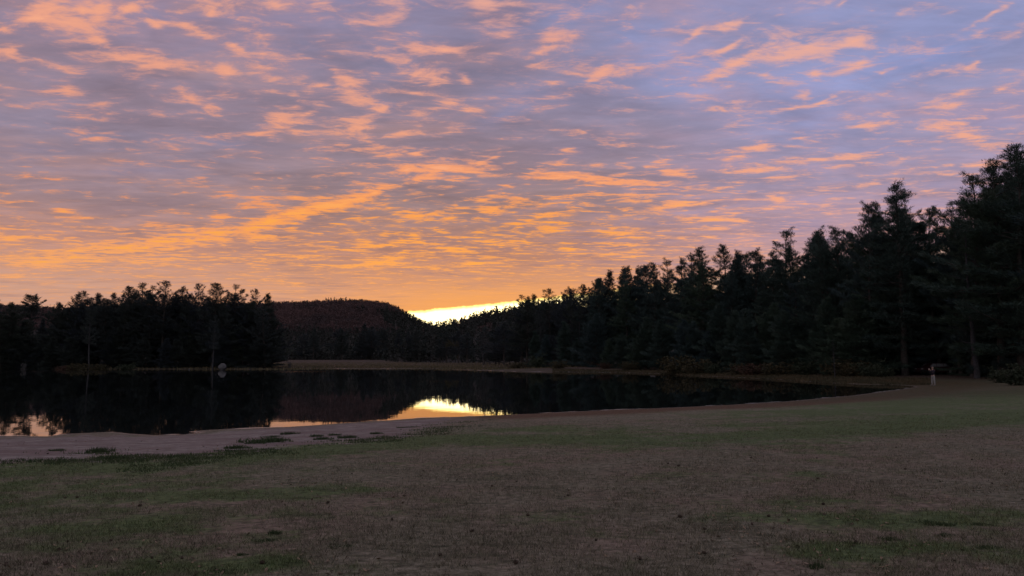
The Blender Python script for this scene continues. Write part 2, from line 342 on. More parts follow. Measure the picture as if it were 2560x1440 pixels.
def ground_z(X, Y, sd=None):
    X = np.asarray(X, float); Y = np.asarray(Y, float)
    if sd is None: sd = sdist(X, Y, lake)
    land = 1.1*(1-np.exp(-np.maximum(sd, 0)/17.0))+0.002*np.maximum(sd, 0)*smooth(sd, 20, 60)
    D = np.hypot(X, Y)
    px = 1280+X/np.maximum(Y, 1)*F
    marsh = smooth(D, 165, 200)*(1-smooth(D, 520, 620))*smooth(px, 560, 720)*(1-smooth(px, 1330, 1480))*(Y > 0)
    mz = 0.03+0.10*smooth(D, 330, 420)+0.25*vnoise(X*0.5, Y, 0.045, 3)+0.14*vnoise(X*0.4, Y, 0.15, 4)
    mz = np.where(sd > 0, mz, land)
    land = land*(1-marsh)+np.minimum(mz, 0.3)*marsh
    bed = np.maximum(0.09*sd, -2.5)
    z = np.where(sd > 0, land, bed)
    und = 0.05*vnoise(X, Y, 0.22, 1)+0.03*vnoise(X, Y, 0.6, 2)+0.012*vnoise(X, Y, 2.3, 5)
    z = z+und*smooth(sd, 0.3, 4)*(1-marsh)
    # wavy sand at the water's edge
    z = z+0.006*vnoise(X, Y, 1.2, 8)*(np.abs(sd) < 3)
    z = z+np.where(sd > 0, hill_z(X, Y)*1.0, 0)*0.0
    return z
def gz(x, y): return float(ground_z(np.array([x]), np.array([y]))[0])

# polar grid around the viewer, finer in front and near
ang = np.concatenate([np.linspace(-180, -46, 70, endpoint=False), np.linspace(-46, 46, 760, endpoint=False), np.linspace(46, 180, 70)])
rad = np.concatenate([[0.0], np.geomspace(0.6, 5, 25), 5+np.cumsum(np.geomspace(0.05, 0.16, 300))])
rad = np.concatenate([rad, np.geomspace(rad[-1]*1.01, 9000, 210)])
A, Rr = np.meshgrid(np.radians(ang), rad); GX = Rr*np.sin(A); GY = Rr*np.cos(A)
sd = sdist(GX.ravel(), GY.ravel(), lake)
GZ = ground_z(GX.ravel(), GY.ravel(), sd)
nr, na = GX.shape
idx = np.arange(nr*na).reshape(nr, na)
quads = np.stack([idx[:-1, :-1], idx[:-1, 1:], idx[1:, 1:], idx[1:, :-1]], -1).reshape(-1, 4)

sand_px = [(-420,1092),(0,1085),(400,1080),(700,1062),(950,1048),(1130,1040),(1150,1046),(1120,1058),(1090,1075),(1000,1092),(900,1103),(780,1110),(700,1116),(640,1124),(600,1128),(480,1139),(330,1142),(240,1142),(130,1150),(0,1158),(-420,1178)]
def atg(px, py):
    z = 0.4
    for _ in range(12):
        x, y = at(px, py, z); z = 0.5*z+0.5*gz(x, y)
    return at(px, py, z)
sand_poly = np.array([atg(x, y) if y > 1090 else at(x, y, 0.2) for x, y in sand_px])
def ground_masks(X, Y, sd):
    px = 1280+X/np.maximum(Y, 1)*F
    s = -sdist(X, Y, sand_poly)
    sand = np.clip(0.5+s/np.where(s > 0, 2.6, 5.0), 0, 1)
    g = np.zeros_like(X)
    def band(pts, w, a):
        nonlocal g
        d = pdist(X, Y, [atg(x, y) for x, y in pts]); g = np.maximum(g, a*np.exp(-(d/w)**2))
    band([(-300,1190),(0,1180),(200,1170),(420,1162),(600,1150),(760,1128)], 1.5, 0.85)
    band([(-300,1215),(0,1215),(400,1205),(800,1180)], 1.6, 0.45)
    band([(600,1145),(760,1125),(950,1112),(1100,1098),(1300,1096),(1500,1098),(1700,1102),(1850,1094),(2050,1080),(2300,1066),(2560,1046),(2900,1020)], 1.9, 0.85)
    band([(1150,1075),(1500,1075),(1900,1062),(2300,1045),(2700,1020)], 1.8, 0.55)
    band([(2250,1052),(2560,1030),(2900,1005)], 3.0, 0.9)
    band([(2150,1032),(2350,1005),(2560,985),(2900,965)], 7.0, 0.7)
    band([(150,1245),(500,1235),(850,1225)], 0.55, 0.75)
    band([(-100,1330),(200,1330),(420,1300)], 0.7, 0.6)
    band([(-100,1250),(200,1280)], 0.7, 0.6)
    band([(350,1425),(700,1410),(900,1440)], 0.35, 0.55)
    band([(1800,1290),(2300,1300),(2700,1290)], 0.5, 0.5)
    band([(2000,1380),(2350,1370),(2700,1400)], 0.35, 0.6)
    band([(1650,1200),(2100,1190)], 0.5, 0.2)
    band([(1100,1300),(1500,1290)], 0.4, 0.25)
    wet = np.exp(-np.maximum(sd, 0)/0.55)
    shore = np.maximum(np.clip(1.25-np.abs(sd-2.6)/4.6, 0, 1), smooth(Y, 38, 55)*0.3)*smooth(px, 1080, 1300)*smooth(sd, -1, 0.2)
    far = smooth(Y, 110, 150)
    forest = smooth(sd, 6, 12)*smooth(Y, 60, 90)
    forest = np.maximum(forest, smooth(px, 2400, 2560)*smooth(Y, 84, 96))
    return sand*(Y > 0)*(Y < 80), g, wet, shore, far, forest, smooth(Y, 34, 50)*smooth(px, 1600, 2050)
masks = ground_masks(GX.ravel(), GY.ravel(), sd)

gm = MT('lawn_and_shore', 0.92, 0.15)
sandA, greenA, wetA, shoreA, farA, forA = (gm.attr(n) for n in ('sand', 'green', 'wet', 'shorebrown', 'far', 'forest'))
n_big = gm.noise(0.35, 4, 0.6); n_med = gm.noise(1.6, 5, 0.65); n_fine = gm.noise(9, 5, 0.7); n_gr = gm.noise(45, 3, 0.7); n_st = gm.noise(2.2, 5, 0.65, sc=(0.5, 1.3, 1))
dry = gm.mix(gm.step(n_fine, 0.35, 0.65), C(0.190, 0.168, 0.128), C(0.110, 0.102, 0.070))
dry = gm.mix(gm.step(n_big, 0.40, 0.62), dry, C(0.178, 0.135, 0.108))
grn = gm.mix(gm.step(n_fine, 0.35, 0.65), C(0.046, 0.086, 0.028), C(0.094, 0.134, 0.050))
gf = gm.math('ADD', gm.math('MULTIPLY', greenA, 1.15), gm.math('MULTIPLY', gm.math('SUBTRACT', n_med, 0.5), 2.2)); gf = gm.math('ADD', gf, gm.math('MULTIPLY', gm.math('SUBTRACT', n_big, 0.5), 2.4)); gf = gm.math('ADD', gf, gm.math('MULTIPLY', gm.math('SUBTRACT', n_fine, 0.5), 1.0))
gf = gm.step(gf, 0.05, 0.85)
c = gm.mix(gm.math('MULTIPLY', gf, 0.85), dry, grn)
n_sp = gm.noise(7.5, 4, 0.6, sc=(0.6, 1.0, 1))
c = gm.mix(gm.step(n_sp, 0.57, 0.66), c, gm.mix(0.55, c, C(0.03, 0.04, 0.02)))
c = gm.mix(gm.step(n_st, 0.56, 0.70), c, gm.mix(0.6, c, C(0.025, 0.035, 0.015)))
c = gm.mix(gm.step(gm.math('ADD', shoreA, gm.math('MULTIPLY', gm.math('SUBTRACT', n_med, 0.5), 0.9)), 0.2, 0.8), c, C(0.098, 0.058, 0.036))
sandc = gm.mix(gm.step(n_med, 0.35, 0.65), C(0.30, 0.265, 0.255), C(0.21, 0.18, 0.175))
sandc = gm.mix(gm.step(gm.noise(2.5, 5, 0.65, sc=(0.35, 1.4, 1)), 0.56, 0.68), sandc, C(0.125, 0.09, 0.088))
sandc = gm.mix(gm.math('MULTIPLY', n_gr, 0.25), sandc, C(0.16, 0.12, 0.11))
sf = gm.math('ADD', sandA, gm.math('MULTIPLY', gm.math('SUBTRACT', n_st, 0.5), 1.9)); sf = gm.math('ADD', sf, gm.math('MULTIPLY', gm.math('SUBTRACT', n_fine, 0.5), 0.5))
sf = gm.step(sf, 0.46, 0.60)
sandc = gm.mix(gm.step(gm.noise(5, 6, 0.7, sc=(0.5, 1.1, 1)), 0.45, 0.58, 0.0, 0.85), sandc, C(0.15, 0.115, 0.11))
sandc = gm.mix(gm.step(gm.noise(0.8, 4, 0.6, sc=(0.4, 1.4, 1)), 0.47, 0.60, 0.0, 0.8), sandc, C(0.16, 0.115, 0.115))
c = gm.mix(sf, c, sandc)
mud = gm.mix(gm.step(n_big, 0.4, 0.6), C(0.062, 0.046, 0.034), C(0.048, 0.042, 0.028))
c = gm.mix(farA, c, mud)
olive = gm.mix(gm.step(n_med, 0.4, 0.6), C(0.062, 0.048, 0.026), C(0.044, 0.050, 0.026))
c = gm.mix(gm.math('MULTIPLY', gm.attr('wood_side'), 0.75), c, olive)
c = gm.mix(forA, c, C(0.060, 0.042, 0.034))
c = gm.mix(gm.math('MULTIPLY', wetA, 0.6), c, C(0.10, 0.075, 0.07))
n_mot = gm.noise(11, 8, 0.78, sc=(0.75, 1.0, 1)); mot = gm.step(n_mot, 0.36, 0.64, 0.58, 1.38)
mv = gm.n('ShaderNodeCombineColor'); [gm.put(mv.inputs[i], mot) for i in range(3)]
c = gm.mix(gm.math('SUBTRACT', 1.0, gm.math('MULTIPLY', sf, 0.7)), c, gm.mix(1.0, c, mv.outputs[0], 'MULTIPLY'))
gm.color(c)
gm.put(gm.b.inputs['Roughness'], gm.step(gm.math('ADD', wetA, gm.math('MULTIPLY', gm.math('SUBTRACT', n_st, 0.5), 0.5)), 0.3, 0.95, 0.92, 0.22))
hh = gm.math('ADD', gm.math('MULTIPLY', n_fine, 0.6), gm.math('ADD', gm.math('MULTIPLY', n_gr, 0.25), gm.math('MULTIPLY', n_st, 1.0)))
gm.bump(hh, 0.9, 0.09)
gme = mesh_np('ground', np.stack([GX.ravel(), GY.ravel(), GZ], -1), quads, [gm.m], smooth=True)
for nme, a in zip(('sand', 'green', 'wet', 'shorebrown', 'far', 'forest', 'wood_side'), masks): fattr(gme, nme, a)
tag(link('ground', gme), kind='structure')

# hills
hx = np.linspace(-2600, 2600, 261); hy = np.geomspace(440, 5200, 120)
HXg, HYg = np.meshgrid(hx, hy); HZg = hill_z(HXg, HYg)-1.2+3*vnoise(HXg, HYg, 0.02, 6)*smooth(hill_z(HXg, HYg), 3, 12)
HZg = np.where(HYg > 4800, -3, HZg)
idh = np.arange(HXg.size).reshape(HXg.shape)
qh = np.stack([idh[:-1, :-1], idh[:-1, 1:], idh[1:, 1:], idh[1:, :-1]], -1).reshape(-1, 4)
hm = simple('wooded_hill_floor', (0.04, 0.03, 0.03), (0.03, 0.026, 0.024), 0.95, 0.05)
tag(link('hills', mesh_np('hills', np.stack([HXg.ravel(), HYg.ravel(), HZg.ravel()], -1), qh, [hm], True)), kind='structure')

# water
wm = MT('lake_water', 0.015, 0.5)
wm.color(C(0.006, 0.008, 0.008)); wm.b.inputs['IOR'].default_value = 1.33
w1 = wm.noise(1.3, 3, 0.5, sc=(0.6, 1.0, 1)); w2 = wm.noise(0.25, 3, 0.5)
ruf = wm.step(wm.noise(0.02, 3, 0.6, sc=(0.35, 2.2, 1)), 0.57, 0.68)
wm.bump(wm.math('ADD', wm.math('MULTIPLY', w1, 0.6), wm.math('MULTIPLY', w2, 1.2)), 1.0, 0.0022)
wm.put(wm.b.inputs['Roughness'], wm.math('MULTIPLY_ADD', ruf, 0.12, 0.012))
tag(link('water', mesh_np('water', [(-1500,-900,0),(1500,-900,0),(1500,700,0),(-1500,700,0)], [(0,1,2,3)], [wm.m])), kind='structure')

# ------------------------------------------------------------------ tree prototypes
class Geo:
    def __init__(s): s.V = []; s.F = []; s.n = 0
    def add(s, V, Fc):
        V = np.asarray(V, float).reshape(-1, 3); Fc = np.asarray(Fc, int).reshape(-1, 3)
        s.V.append(V); s.F.append(Fc+s.n); s.n += len(V)
    def tube(s, pts, rad, k=5):
        pts = np.asarray(pts, float); n = len(pts); d = np.gradient(pts, axis=0); d /= np.linalg.norm(d, axis=1)[:, None]+1e-9
        up = np.where(np.abs(d[:, 2:3]) > 0.9, np.array([[1., 0, 0]]), np.array([[0, 0, 1.]])); a = np.cross(d, up); a /= np.linalg.norm(a, axis=1)[:, None]; b = np.cross(d, a)
        th = np.linspace(0, 2*np.pi, k, endpoint=False)
        V = pts[:, None]+np.asarray(rad)[:, None, None]*(np.cos(th)[None, :, None]*a[:, None]+np.sin(th)[None, :, None]*b[:, None])
        f = []
        for i in range(n-1):
            for j in range(k):
                p, q, r, t = i*k+j, i*k+(j+1) % k, (i+1)*k+j, (i+1)*k+(j+1) % k
                f += [(p, q, t), (p, t, r)]
        s.add(V.reshape(-1, 3), f)
    def tufts(s, Cn, D, n, ln, wd, spread, rg, up=0.25, sc=None):    # spiky sprays of needles round each centre
        m = len(Cn)*n; c = np.repeat(Cn, n, 0); d = np.repeat(D, n, 0)
        sc_ = 1.0 if sc is None else np.repeat(sc, n)[:, None]
        d = d+rg.normal(0, spread, (m, 3)); d[:, 2] += up; d /= np.linalg.norm(d, axis=1)[:, None]+1e-9
        c = c+rg.normal(0, ln*0.22, (m, 3))
        s_ = np.cross(d, rg.normal(0, 1, (m, 3))); s_ /= np.linalg.norm(s_, axis=1)[:, None]+1e-9
        L = ln*rg.uniform(0.6, 1.25, (m, 1))*sc_; W = wd*rg.uniform(0.6, 1.3, (m, 1))*sc_
        V = np.stack([c-s_*W*0.5, c+s_*W*0.5, c+d*L], 1).reshape(-1, 3)
        s.add(V, np.arange(m*3).reshape(-1, 3))
    def mesh(s, name, mats, smooth=False):
        return mesh_np(name, np.concatenate(s.V), np.concatenate(s.F), mats, smooth)

def pine(seed, H=22.0, crown_r=4.5, base=0.25, style='broad', dens=1.0, mat=None, dead=False):
    rg = np.random.default_rng(seed); tr = Geo(); cr = Geo()
    nseg = 14; zz = np.linspace(-0.6, H*0.985, nseg)
    bend = rg.normal(0, 0.25, 2); px = bend[0]*np.sin(zz/H*3)+rg.normal(0, 0.05, nseg); py = bend[1]*np.sin(zz/H*2.4)+rg.normal(0, 0.05, nseg)
    rt = 0.016*H*(1-zz/H*0.93).clip(0.03, 1.05)
    tr.tube(np.stack([px, py, zz], 1), rt, 7)
    def tp(z): return np.array([np.interp(z, zz, px), np.interp(z, zz, py), z])
    h = base*H; Cs = []; Ds = []; Ss = []
    ad_ = rg.uniform(0, 6.28); ph1, ph2, ph3 = rg.uniform(0, 6.28, 3)
    while h < H*0.99:
        t = max((h/H-base)/(1-base), 0.0)
        if style == 'broad':   prof = (0.78+0.5*t)*(1-t)**0.88+0.045; e0 = R(-4+44*t**1.6)
        elif style == 'open':  prof = (0.65+0.75*t)*(1-t)**0.8+0.05; e0 = R(4+42*t)
        elif style == 'spire': prof = (1-t)**0.9*0.95+0.04; e0 = R(-8+40*t)
        elif style == 'parasol': prof = 0.25+1.3*t if t < 0.6 else 1.05*(1-t)**0.35+0.1; e0 = R(2+22*t)
        else:                  prof = (1-t)**0.75+0.03; e0 = R(-6+40*t)
        nb = rg.integers(4, 7) if style != 'open' else rg.integers(3, 6)
        if dead: nb = rg.integers(3, 6)
        a0 = rg.uniform(0, 6.28)
        for b in range(nb):
            a = a0+6.283*b/nb+rg.normal(0, 0.25)
            L = crown_r*prof*rg.uniform(0.5, 1.25)*(1+0.22*math.cos(a-ad_))*(1+0.30*math.sin(h*0.9+ph1+2*math.cos(a+ph2))) if style != 'spire' else crown_r*prof*rg.uniform(0.6, 1.2)
            if style in ('broad', 'open') and rg.random() < 0.12: L *= 1.3
            if L < 0.25: L = 0.25
            e = min(e0, R(38))+rg.normal(0, R(9)); o = tp(h+rg.normal(0, 0.15))
            out = np.array([math.cos(a)*math.cos(e), math.sin(a)*math.cos(e), math.sin(e)]); side = np.array([-math.sin(a), math.cos(a), 0])
            upt = rg.uniform(0.05, 0.25)*(1.0 if not dead else -0.2)
            ss = np.linspace(0, 1, 5)
            pts = o+out*(L*ss)[:, None]+np.array([0, 0, 1])*(upt*L*ss**2)[:, None]+side*(rg.normal(0, 0.06)*L*ss**2)[:, None]
            tr.tube(pts, (0.016*L+0.012)*(1-0.8*ss), 3)
            if dead:
                for k in range(int(4+L*1.5)):
                    s = rg.uniform(0.3, 1); p0 = pts[0]+(pts[-1]-pts[0])*s; dd = out*rg.uniform(.2, .8)+side*rg.choice([-1, 1])*rg.uniform(.4, 1)+np.array([0, 0, rg.normal(0.1, .35)])
                    tr.tube([p0, p0+dd*0.35*L*(1.15-s), p0+dd*0.6*L*(1.15-s)+np.array([0, 0, .05])], [0.018, 0.012, 0.005], 3)
                continue
            n = max(3, int((3+L*9.0)*dens)); inner = 0.18 if t < 0.8 else 0.05
            s = np.sqrt(rg.uniform(inner**2, 1.0, n)); lat = rg.uniform(-1, 1, n)*(0.34*L*(1.05-s)+0.12*min(L, 2))
            c = o+out*(L*s)[:, None]+np.array([0, 0, 1])*(upt*L*s**2+0.05)[:, None]+side*lat[:, None]
            d = out[None]*0.8+side[None]*np.sign(lat)[:, None]*0.45+np.array([[0, 0, 0.35]])
            Cs.append(c); Ds.append(d); Ss.append(np.full(n, 1.0 if t < 0.75 else 0.72))
        gap = {'broad': 0.62, 'open': 0.95, 'spire': 0.55, 'parasol': 0.7, 'young': 0.5}[style]*(H/22)**0.5
        h += gap*rg.uniform(0.7, 1.35)*(1 if t < 0.85 else 0.7)
        if style in ('broad', 'open') and rg.random() < 0.10: h += 0.7
    trm = tr.mesh('trunk', [mat_deadwood if dead else mat_bark], True)
    if dead: return trm, None
    Cn = np.concatenate(Cs); Dn = np.concatenate(Ds)
    cr.tufts(Cn+rg.normal(0, 0.16, Cn.shape)*np.array([1, 1, .5]), Dn, 9 if mat else 7, 0.40 if mat else 0.46, 0.06 if mat else 0.085, 0.42, rg, sc=np.concatenate(Ss))
    tip = np.stack([tp(H*v) for v in (0.94, 0.96, 0.98)]); cr.tufts(tip, np.array([[0, 0, 1.]]).repeat(3, 0), 7, 0.55, 0.07, 0.35, rg)
    return trm, cr.mesh('crown', [mat or mat_pine])

def broadleaf(seed, H, r, mat, leaf=0.22, n=5200, bare=False, base=0.2):
    rg = np.random.default_rng(seed); tr = Geo(); cr = Geo()
    tips = []
    def grow(p, d, L, rr, lev):
        q = p+d*L; tr.tube([p, p+d*L*0.5+rg.normal(0, L*0.04, 3), q], [rr, rr*0.8, rr*0.62], 4 if lev > 0 else 6)
        if lev >= (5 if bare else 4): tips.append(q); return
        for k in range(3 if lev < 3 else 2):
            dd = d+rg.normal(0, 0.48, 3); dd[2] += 0.12; dd /= np.linalg.norm(dd); grow(q, dd, L*rg.uniform(0.6, 0.85), rr*0.6, lev+1)
    grow(np.array([0, 0, -0.3]), np.array([0, 0, 1.]), H*0.28, H*0.014, 0)
    T = np.array(tips); sc = np.array([r/np.percentile(np.abs(T[:, 0]), 95), r/np.percentile(np.abs(T[:, 1]), 95), H*0.97/T[:, 2].max()])
    for V in tr.V: V *= sc
    T = T*sc
    m = n//12; c = T[rg.integers(0, len(T), m)]+rg.normal(0, 0.11*r, (m, 3))
    cr.tufts(c, rg.normal(0, 1, (m, 3)), 12, leaf, leaf*(0.12 if bare else 0.6), 0.9, rg, 0.1)
    return tr.mesh('trunk', [mat_deadwood if bare else mat_bark], True), cr.mesh('crown', [mat])

def shrub_mesh(seed, r, h, mat, leaf=0.16, n=3600):
    rg = np.random.default_rng(seed); st = Geo(); fo = Geo(); cs = []
    for k in range(11):
        a = rg.uniform(0, 6.28); l = rg.uniform(0.3, 0.95); tip = np.array([math.cos(a)*r*l, math.sin(a)*r*l, h*rg.uniform(0.55, 1.0)*(1-0.35*l*l)])
        mid_ = tip*np.array([0.45, 0.45, 0.55])
        st.tube([np.array([0, 0, -0.1]), mid_, tip], [0.03, 0.02, 0.008], 4)
        for s in np.linspace(0.25, 1, 7): cs.append((tip*s*np.array([1, 1, 1])+rg.normal(0, 0.13*r, 3)))
    m = n//10; c = np.array(cs)[rg.integers(0, len(cs), m)]+rg.normal(0, 0.13, (m, 3))*np.array([r, r, h*0.8]); c[:, 2] = np.abs(c[:, 2])
    fo.tufts(c, rg.normal(0, 1, (m, 3)), 10, leaf, leaf*0.5, 0.9, rg, 0.2)
    return st.mesh('stem', [mat_bark], True), fo.mesh('foliage', [mat])

HP = 22.0
PROTO = {
 'broadA': pine(1, HP, 6.4, 0.22, 'broad', 1.0), 'broadB': pine(2, HP, 5.6, 0.3, 'broad', 1.05), 'broadC': pine(3, HP, 7.2, 0.12, 'broad', 0.95),
 'openA': pine(4, HP, 5.0, 0.32, 'open', 1.0), 'openB': pine(5, HP, 4.4, 0.4, 'open', 0.95),
 'spireA': pine(6, HP, 5.0, 0.12, 'spire', 1.0), 'spireB': pine(7, HP, 4.3, 0.2, 'spire', 1.0),
 'parasol': pine(8, HP, 3.6, 0.55, 'parasol', 1.2),
 'youngA': pine(9, HP*0.55, 4.2, 0.03, 'young', 1.1), 'youngB': pine(10, HP*0.55, 3.1, 0.04, 'young', 1.1),
 'broadD': pine(12, HP, 6.0, 0.25, 'broad', 1.0), 'openC': pine(13, HP, 5.2, 0.3, 'open', 1.0), 'broadE': pine(14, HP, 6.8, 0.2, 'broad', 1.0),
 'dead': pine(11, HP, 3.0, 0.15, 'open', 1, dead=True),
}
NEAR = {
 'broadA': pine(21, HP, 6.0, 0.10, 'broad', 1.25, mat_pine_r), 'broadB': pine(22, HP, 5.2, 0.14, 'broad', 1.3, mat_pine_r), 'broadC': pine(23, HP, 6.8, 0.06, 'broad', 1.2, mat_pine_r),
 'openA': pine(24, HP, 5.0, 0.2, 'open', 1.5, mat_pine_r), 'openB': pine(25, HP, 4.6, 0.25, 'open', 1.5, mat_pine_r),
 'spireA': pine(26, HP, 4.8, 0.06, 'spire', 1.2, mat_pine_r), 'spireB': pine(27, HP, 4.2, 0.1, 'spire', 1.2, mat_pine_r),
 'broadD': pine(35, HP, 6.3, 0.1, 'broad', 1.25, mat_pine_r), 'openC': pine(36, HP, 5.4, 0.2, 'open', 1.4, mat_pine_r), 'broadE': pine(37, HP, 6.0, 0.1, 'broad', 1.25, mat_pine_r),
 'youngA': pine(28, HP*0.55, 4.2, 0.02, 'young', 1.3, mat_pine_r), 'youngB': pine(29, HP*0.55, 3.2, 0.03, 'young', 1.3, mat_pine_r),
}
PROTO['paleA'] = broadleaf(31, 14, 4.6, mat_shrub_p, 0.3, 4200, True)
PROTO['goldA'] = broadleaf(32, 12, 3.6, mat_olive, 0.22, 6000)

def place_tree(kind, x, y, top, label, group=None, lib=PROTO, name='pine_tree', cat='tree', wide=1.0, rz=None):
    """a tree standing at plan x, y whose highest point is at height top (m)"""
    z = gz(x, y)
    if kind not in lib: lib = PROTO
    trm, crm = lib[kind]; h0 = {'youngA': HP*.55, 'youngB': HP*.55, 'paleA': 14, 'goldA': 12}.get(kind, HP)
    s = (top-z)/h0
    e = empty(name, (x, y, z), random.uniform(0, 6.28) if rz is None else rz); e.rotation_euler.x = R(random.gauss(0, 1.6)); e.rotation_euler.y = R(random.gauss(0, 1.6)); e.scale = (s*wide, s*wide, s)
    tag(e, label, cat, group)
    link('trunk', trm, e)
    if crm: link('crown', crm, e)
    return e
def top_at(py, D): return CAMZ+(898-py)/F*D

SHORTL = ['pine cut by the left photo edge', 'low bushy pine next to the left edge', 'umbrella-shaped pine', 'low round pine in the left dip', 'round shouldered pine of the small hump', 'spiky peak of the small hump', 'ragged pine before the notch', 'short pine in the notch', 'wide left shoulder pine of the stand', 'fan-topped second peak of the stand', 'thin squeezed pine top', 'tallest star-topped pine', 'round top right of the tallest pine', 'twin-peaked pine', 'massive dark pine near the boulder', 'slender see-through pine', 'thin pine between the see-through pines', 'second see-through pine', 'layered pine ending the left stand']
SHORTR = ['small open pine by the bright strip', 'low pine by the bright strip', 'fan-topped pine by the yellow glimpse', 'short pine under the fan-topped pine', 'pine right of the yellow glimpse', 'pine where the forest starts climbing', 'bushy pine on the lower climb', 'first pointed spire', 'round pine between the pointed spires', 'second pointed spire', 'rounded pine after the second spire', 'bushy pine on the lower slope', 'spiky pine before the flat pair', 'pine left of the flat-topped pair', 'narrow pine leaning on the flat pair', 'left pine of the flat-topped pair', 'right pine of the flat-topped pair', 'pine in the shallow dip', 'pine with see-through level branches', 'pine at the round-headed pine foot', 'round-headed pine', 'pine with long sideways branches', 'ragged tiered pine', 'pine with an upturned tip', 'arm-like pine hugging the great pine', 'great lone pine', 'left flank of the great pine', 'right flank of the great pine', 'low pine in the deep notch', 'pine reaching into the notch', 'left shoulder of the tallest group', 'second highest pine', 'highest pine at the right edge', 'pine beyond the right edge']
fill = []
def name_fill():
    cells = {}
    for e, px, py, what, marks, shorts in fill:
        i = min(range(len(marks)), key=lambda j: abs(marks[j][0]-px)); dx_ = px-marks[i][0]
        rel = 'right below the' if abs(dx_) < 8 else ('below left of the' if dx_ < 0 else 'below right of the')
        cells.setdefault((what, rel, shorts[i]), []).append((py, e))
    for (what, rel, sh), l in cells.items():
        l.sort(key=lambda v: v[0]); n = len(l)
        words = [''] if n == 1 else ['higher ', 'lower '] if n == 2 else ['highest ']+['middle ']*(n-2)+['lowest ']
        for w_, (py, e) in zip(words, l): e['label'] = f'{w_}{what} {rel} {sh}'

# ---- left stand, skyline trees from left to right (photo column, photo row of the tip, distance, kind, width, label)
LEFT = [
 (-30,748,205,'broadA',1.1,'broad pine cut off by the left edge of the photo, above the far shore'),
 (22,757,200,'broadB',1.0,'low bushy pine just right of the pine at the left picture edge'),
 (75,742,215,'parasol',.9,'pine with a flat umbrella-shaped crown standing alone against the orange sky'),
 (140,757,205,'broadB',.9,'low round-topped pine in the dip right of the umbrella-shaped pine'),
 (186,737,205,'broadA',.8,'round shouldered pine on the left rise of the middle hump of the left shore'),
 (216,731,210,'openA',1.0,'spiky topped pine at the peak of the small hump left of the tall stand'),
 (248,735,208,'broadB',.9,'ragged pine on the right side of the small hump, before the notch'),
 (282,734,212,'broadB',.8,'short pine in the notch between the small hump and the tall stand'),
 (310,718,205,'broadA',1.0,'wide dense pine at the left shoulder of the tall stand on the far shore'),
 (353,711,208,'openA',.9,'pine with a pointed fan-like top, second peak of the tall stand'),
 (378,715,212,'openB',.9,'thin pine top squeezed between two higher pine tops of the left stand'),
 (407,706,205,'openA',1.15,'tallest pine of the left shore with upswept star-like top branches'),
 (450,718,208,'broadB',.8,'round-topped pine right of the tallest pine on the left shore'),
 (490,713,204,'openA',.95,'pine with twin-looking spiky peaks in the middle of the left stand'),
 (532,709,200,'broadA',.95,'massive dark dense pine whose crown is solid down to the ground, near the boulder'),
 (580,712,206,'openB',1.0,'slender see-through pine right of the massive dark pine'),
 (606,724,210,'openB',.9,'smaller thin pine between the two see-through pines'),
 (634,725,206,'openA',.85,'see-through pine with level branch tiers, second from the right end of the left stand'),
 (668,735,204,'spireA',1.1,'layered pine at the right end of the left stand with drooping right side'),
]
for px, py, D, k, w, lab in LEFT:
    x, y = atd(px, D); place_tree(k, x, y, top_at(py, D), lab, 'skyline pines of the left shore', wide=w*1.15)
lsky = lambda p: np.interp(p, [-700, -30, 40, 75, 110, 140, 186, 250, 285, 310, 532, 668, 700, 725], [745, 764, 778, 784, 790, 772, 740, 738, 746, 722, 722, 745, 795, 865])
for i in range(86):
    px = -120+(i//2)*21.0+random.uniform(-9, 9) if i < 78 else random.uniform(-600, -60)
    D = random.uniform(198, 215) if i % 2 else random.uniform(216, 246); py = lsky(px)+(random.uniform(4, 26) if i % 2 else random.uniform(16, 60))
    k = random.choice(['broadA', 'broadB', 'broadC', 'broadD', 'broadE', 'openC', 'spireA'])
    if px > 550 : py += 10
    x, y = atd(px, D)
    e_ = place_tree(k, x, y, top_at(py, D), 'dark pine filling the left stand below the skyline, its tip lost among the crowns', 'inner pines of the left stand', wide=random.uniform(.95, 1.25)); fill.append((e_, px, py, 'dark inner pine', LEFT, SHORTL))

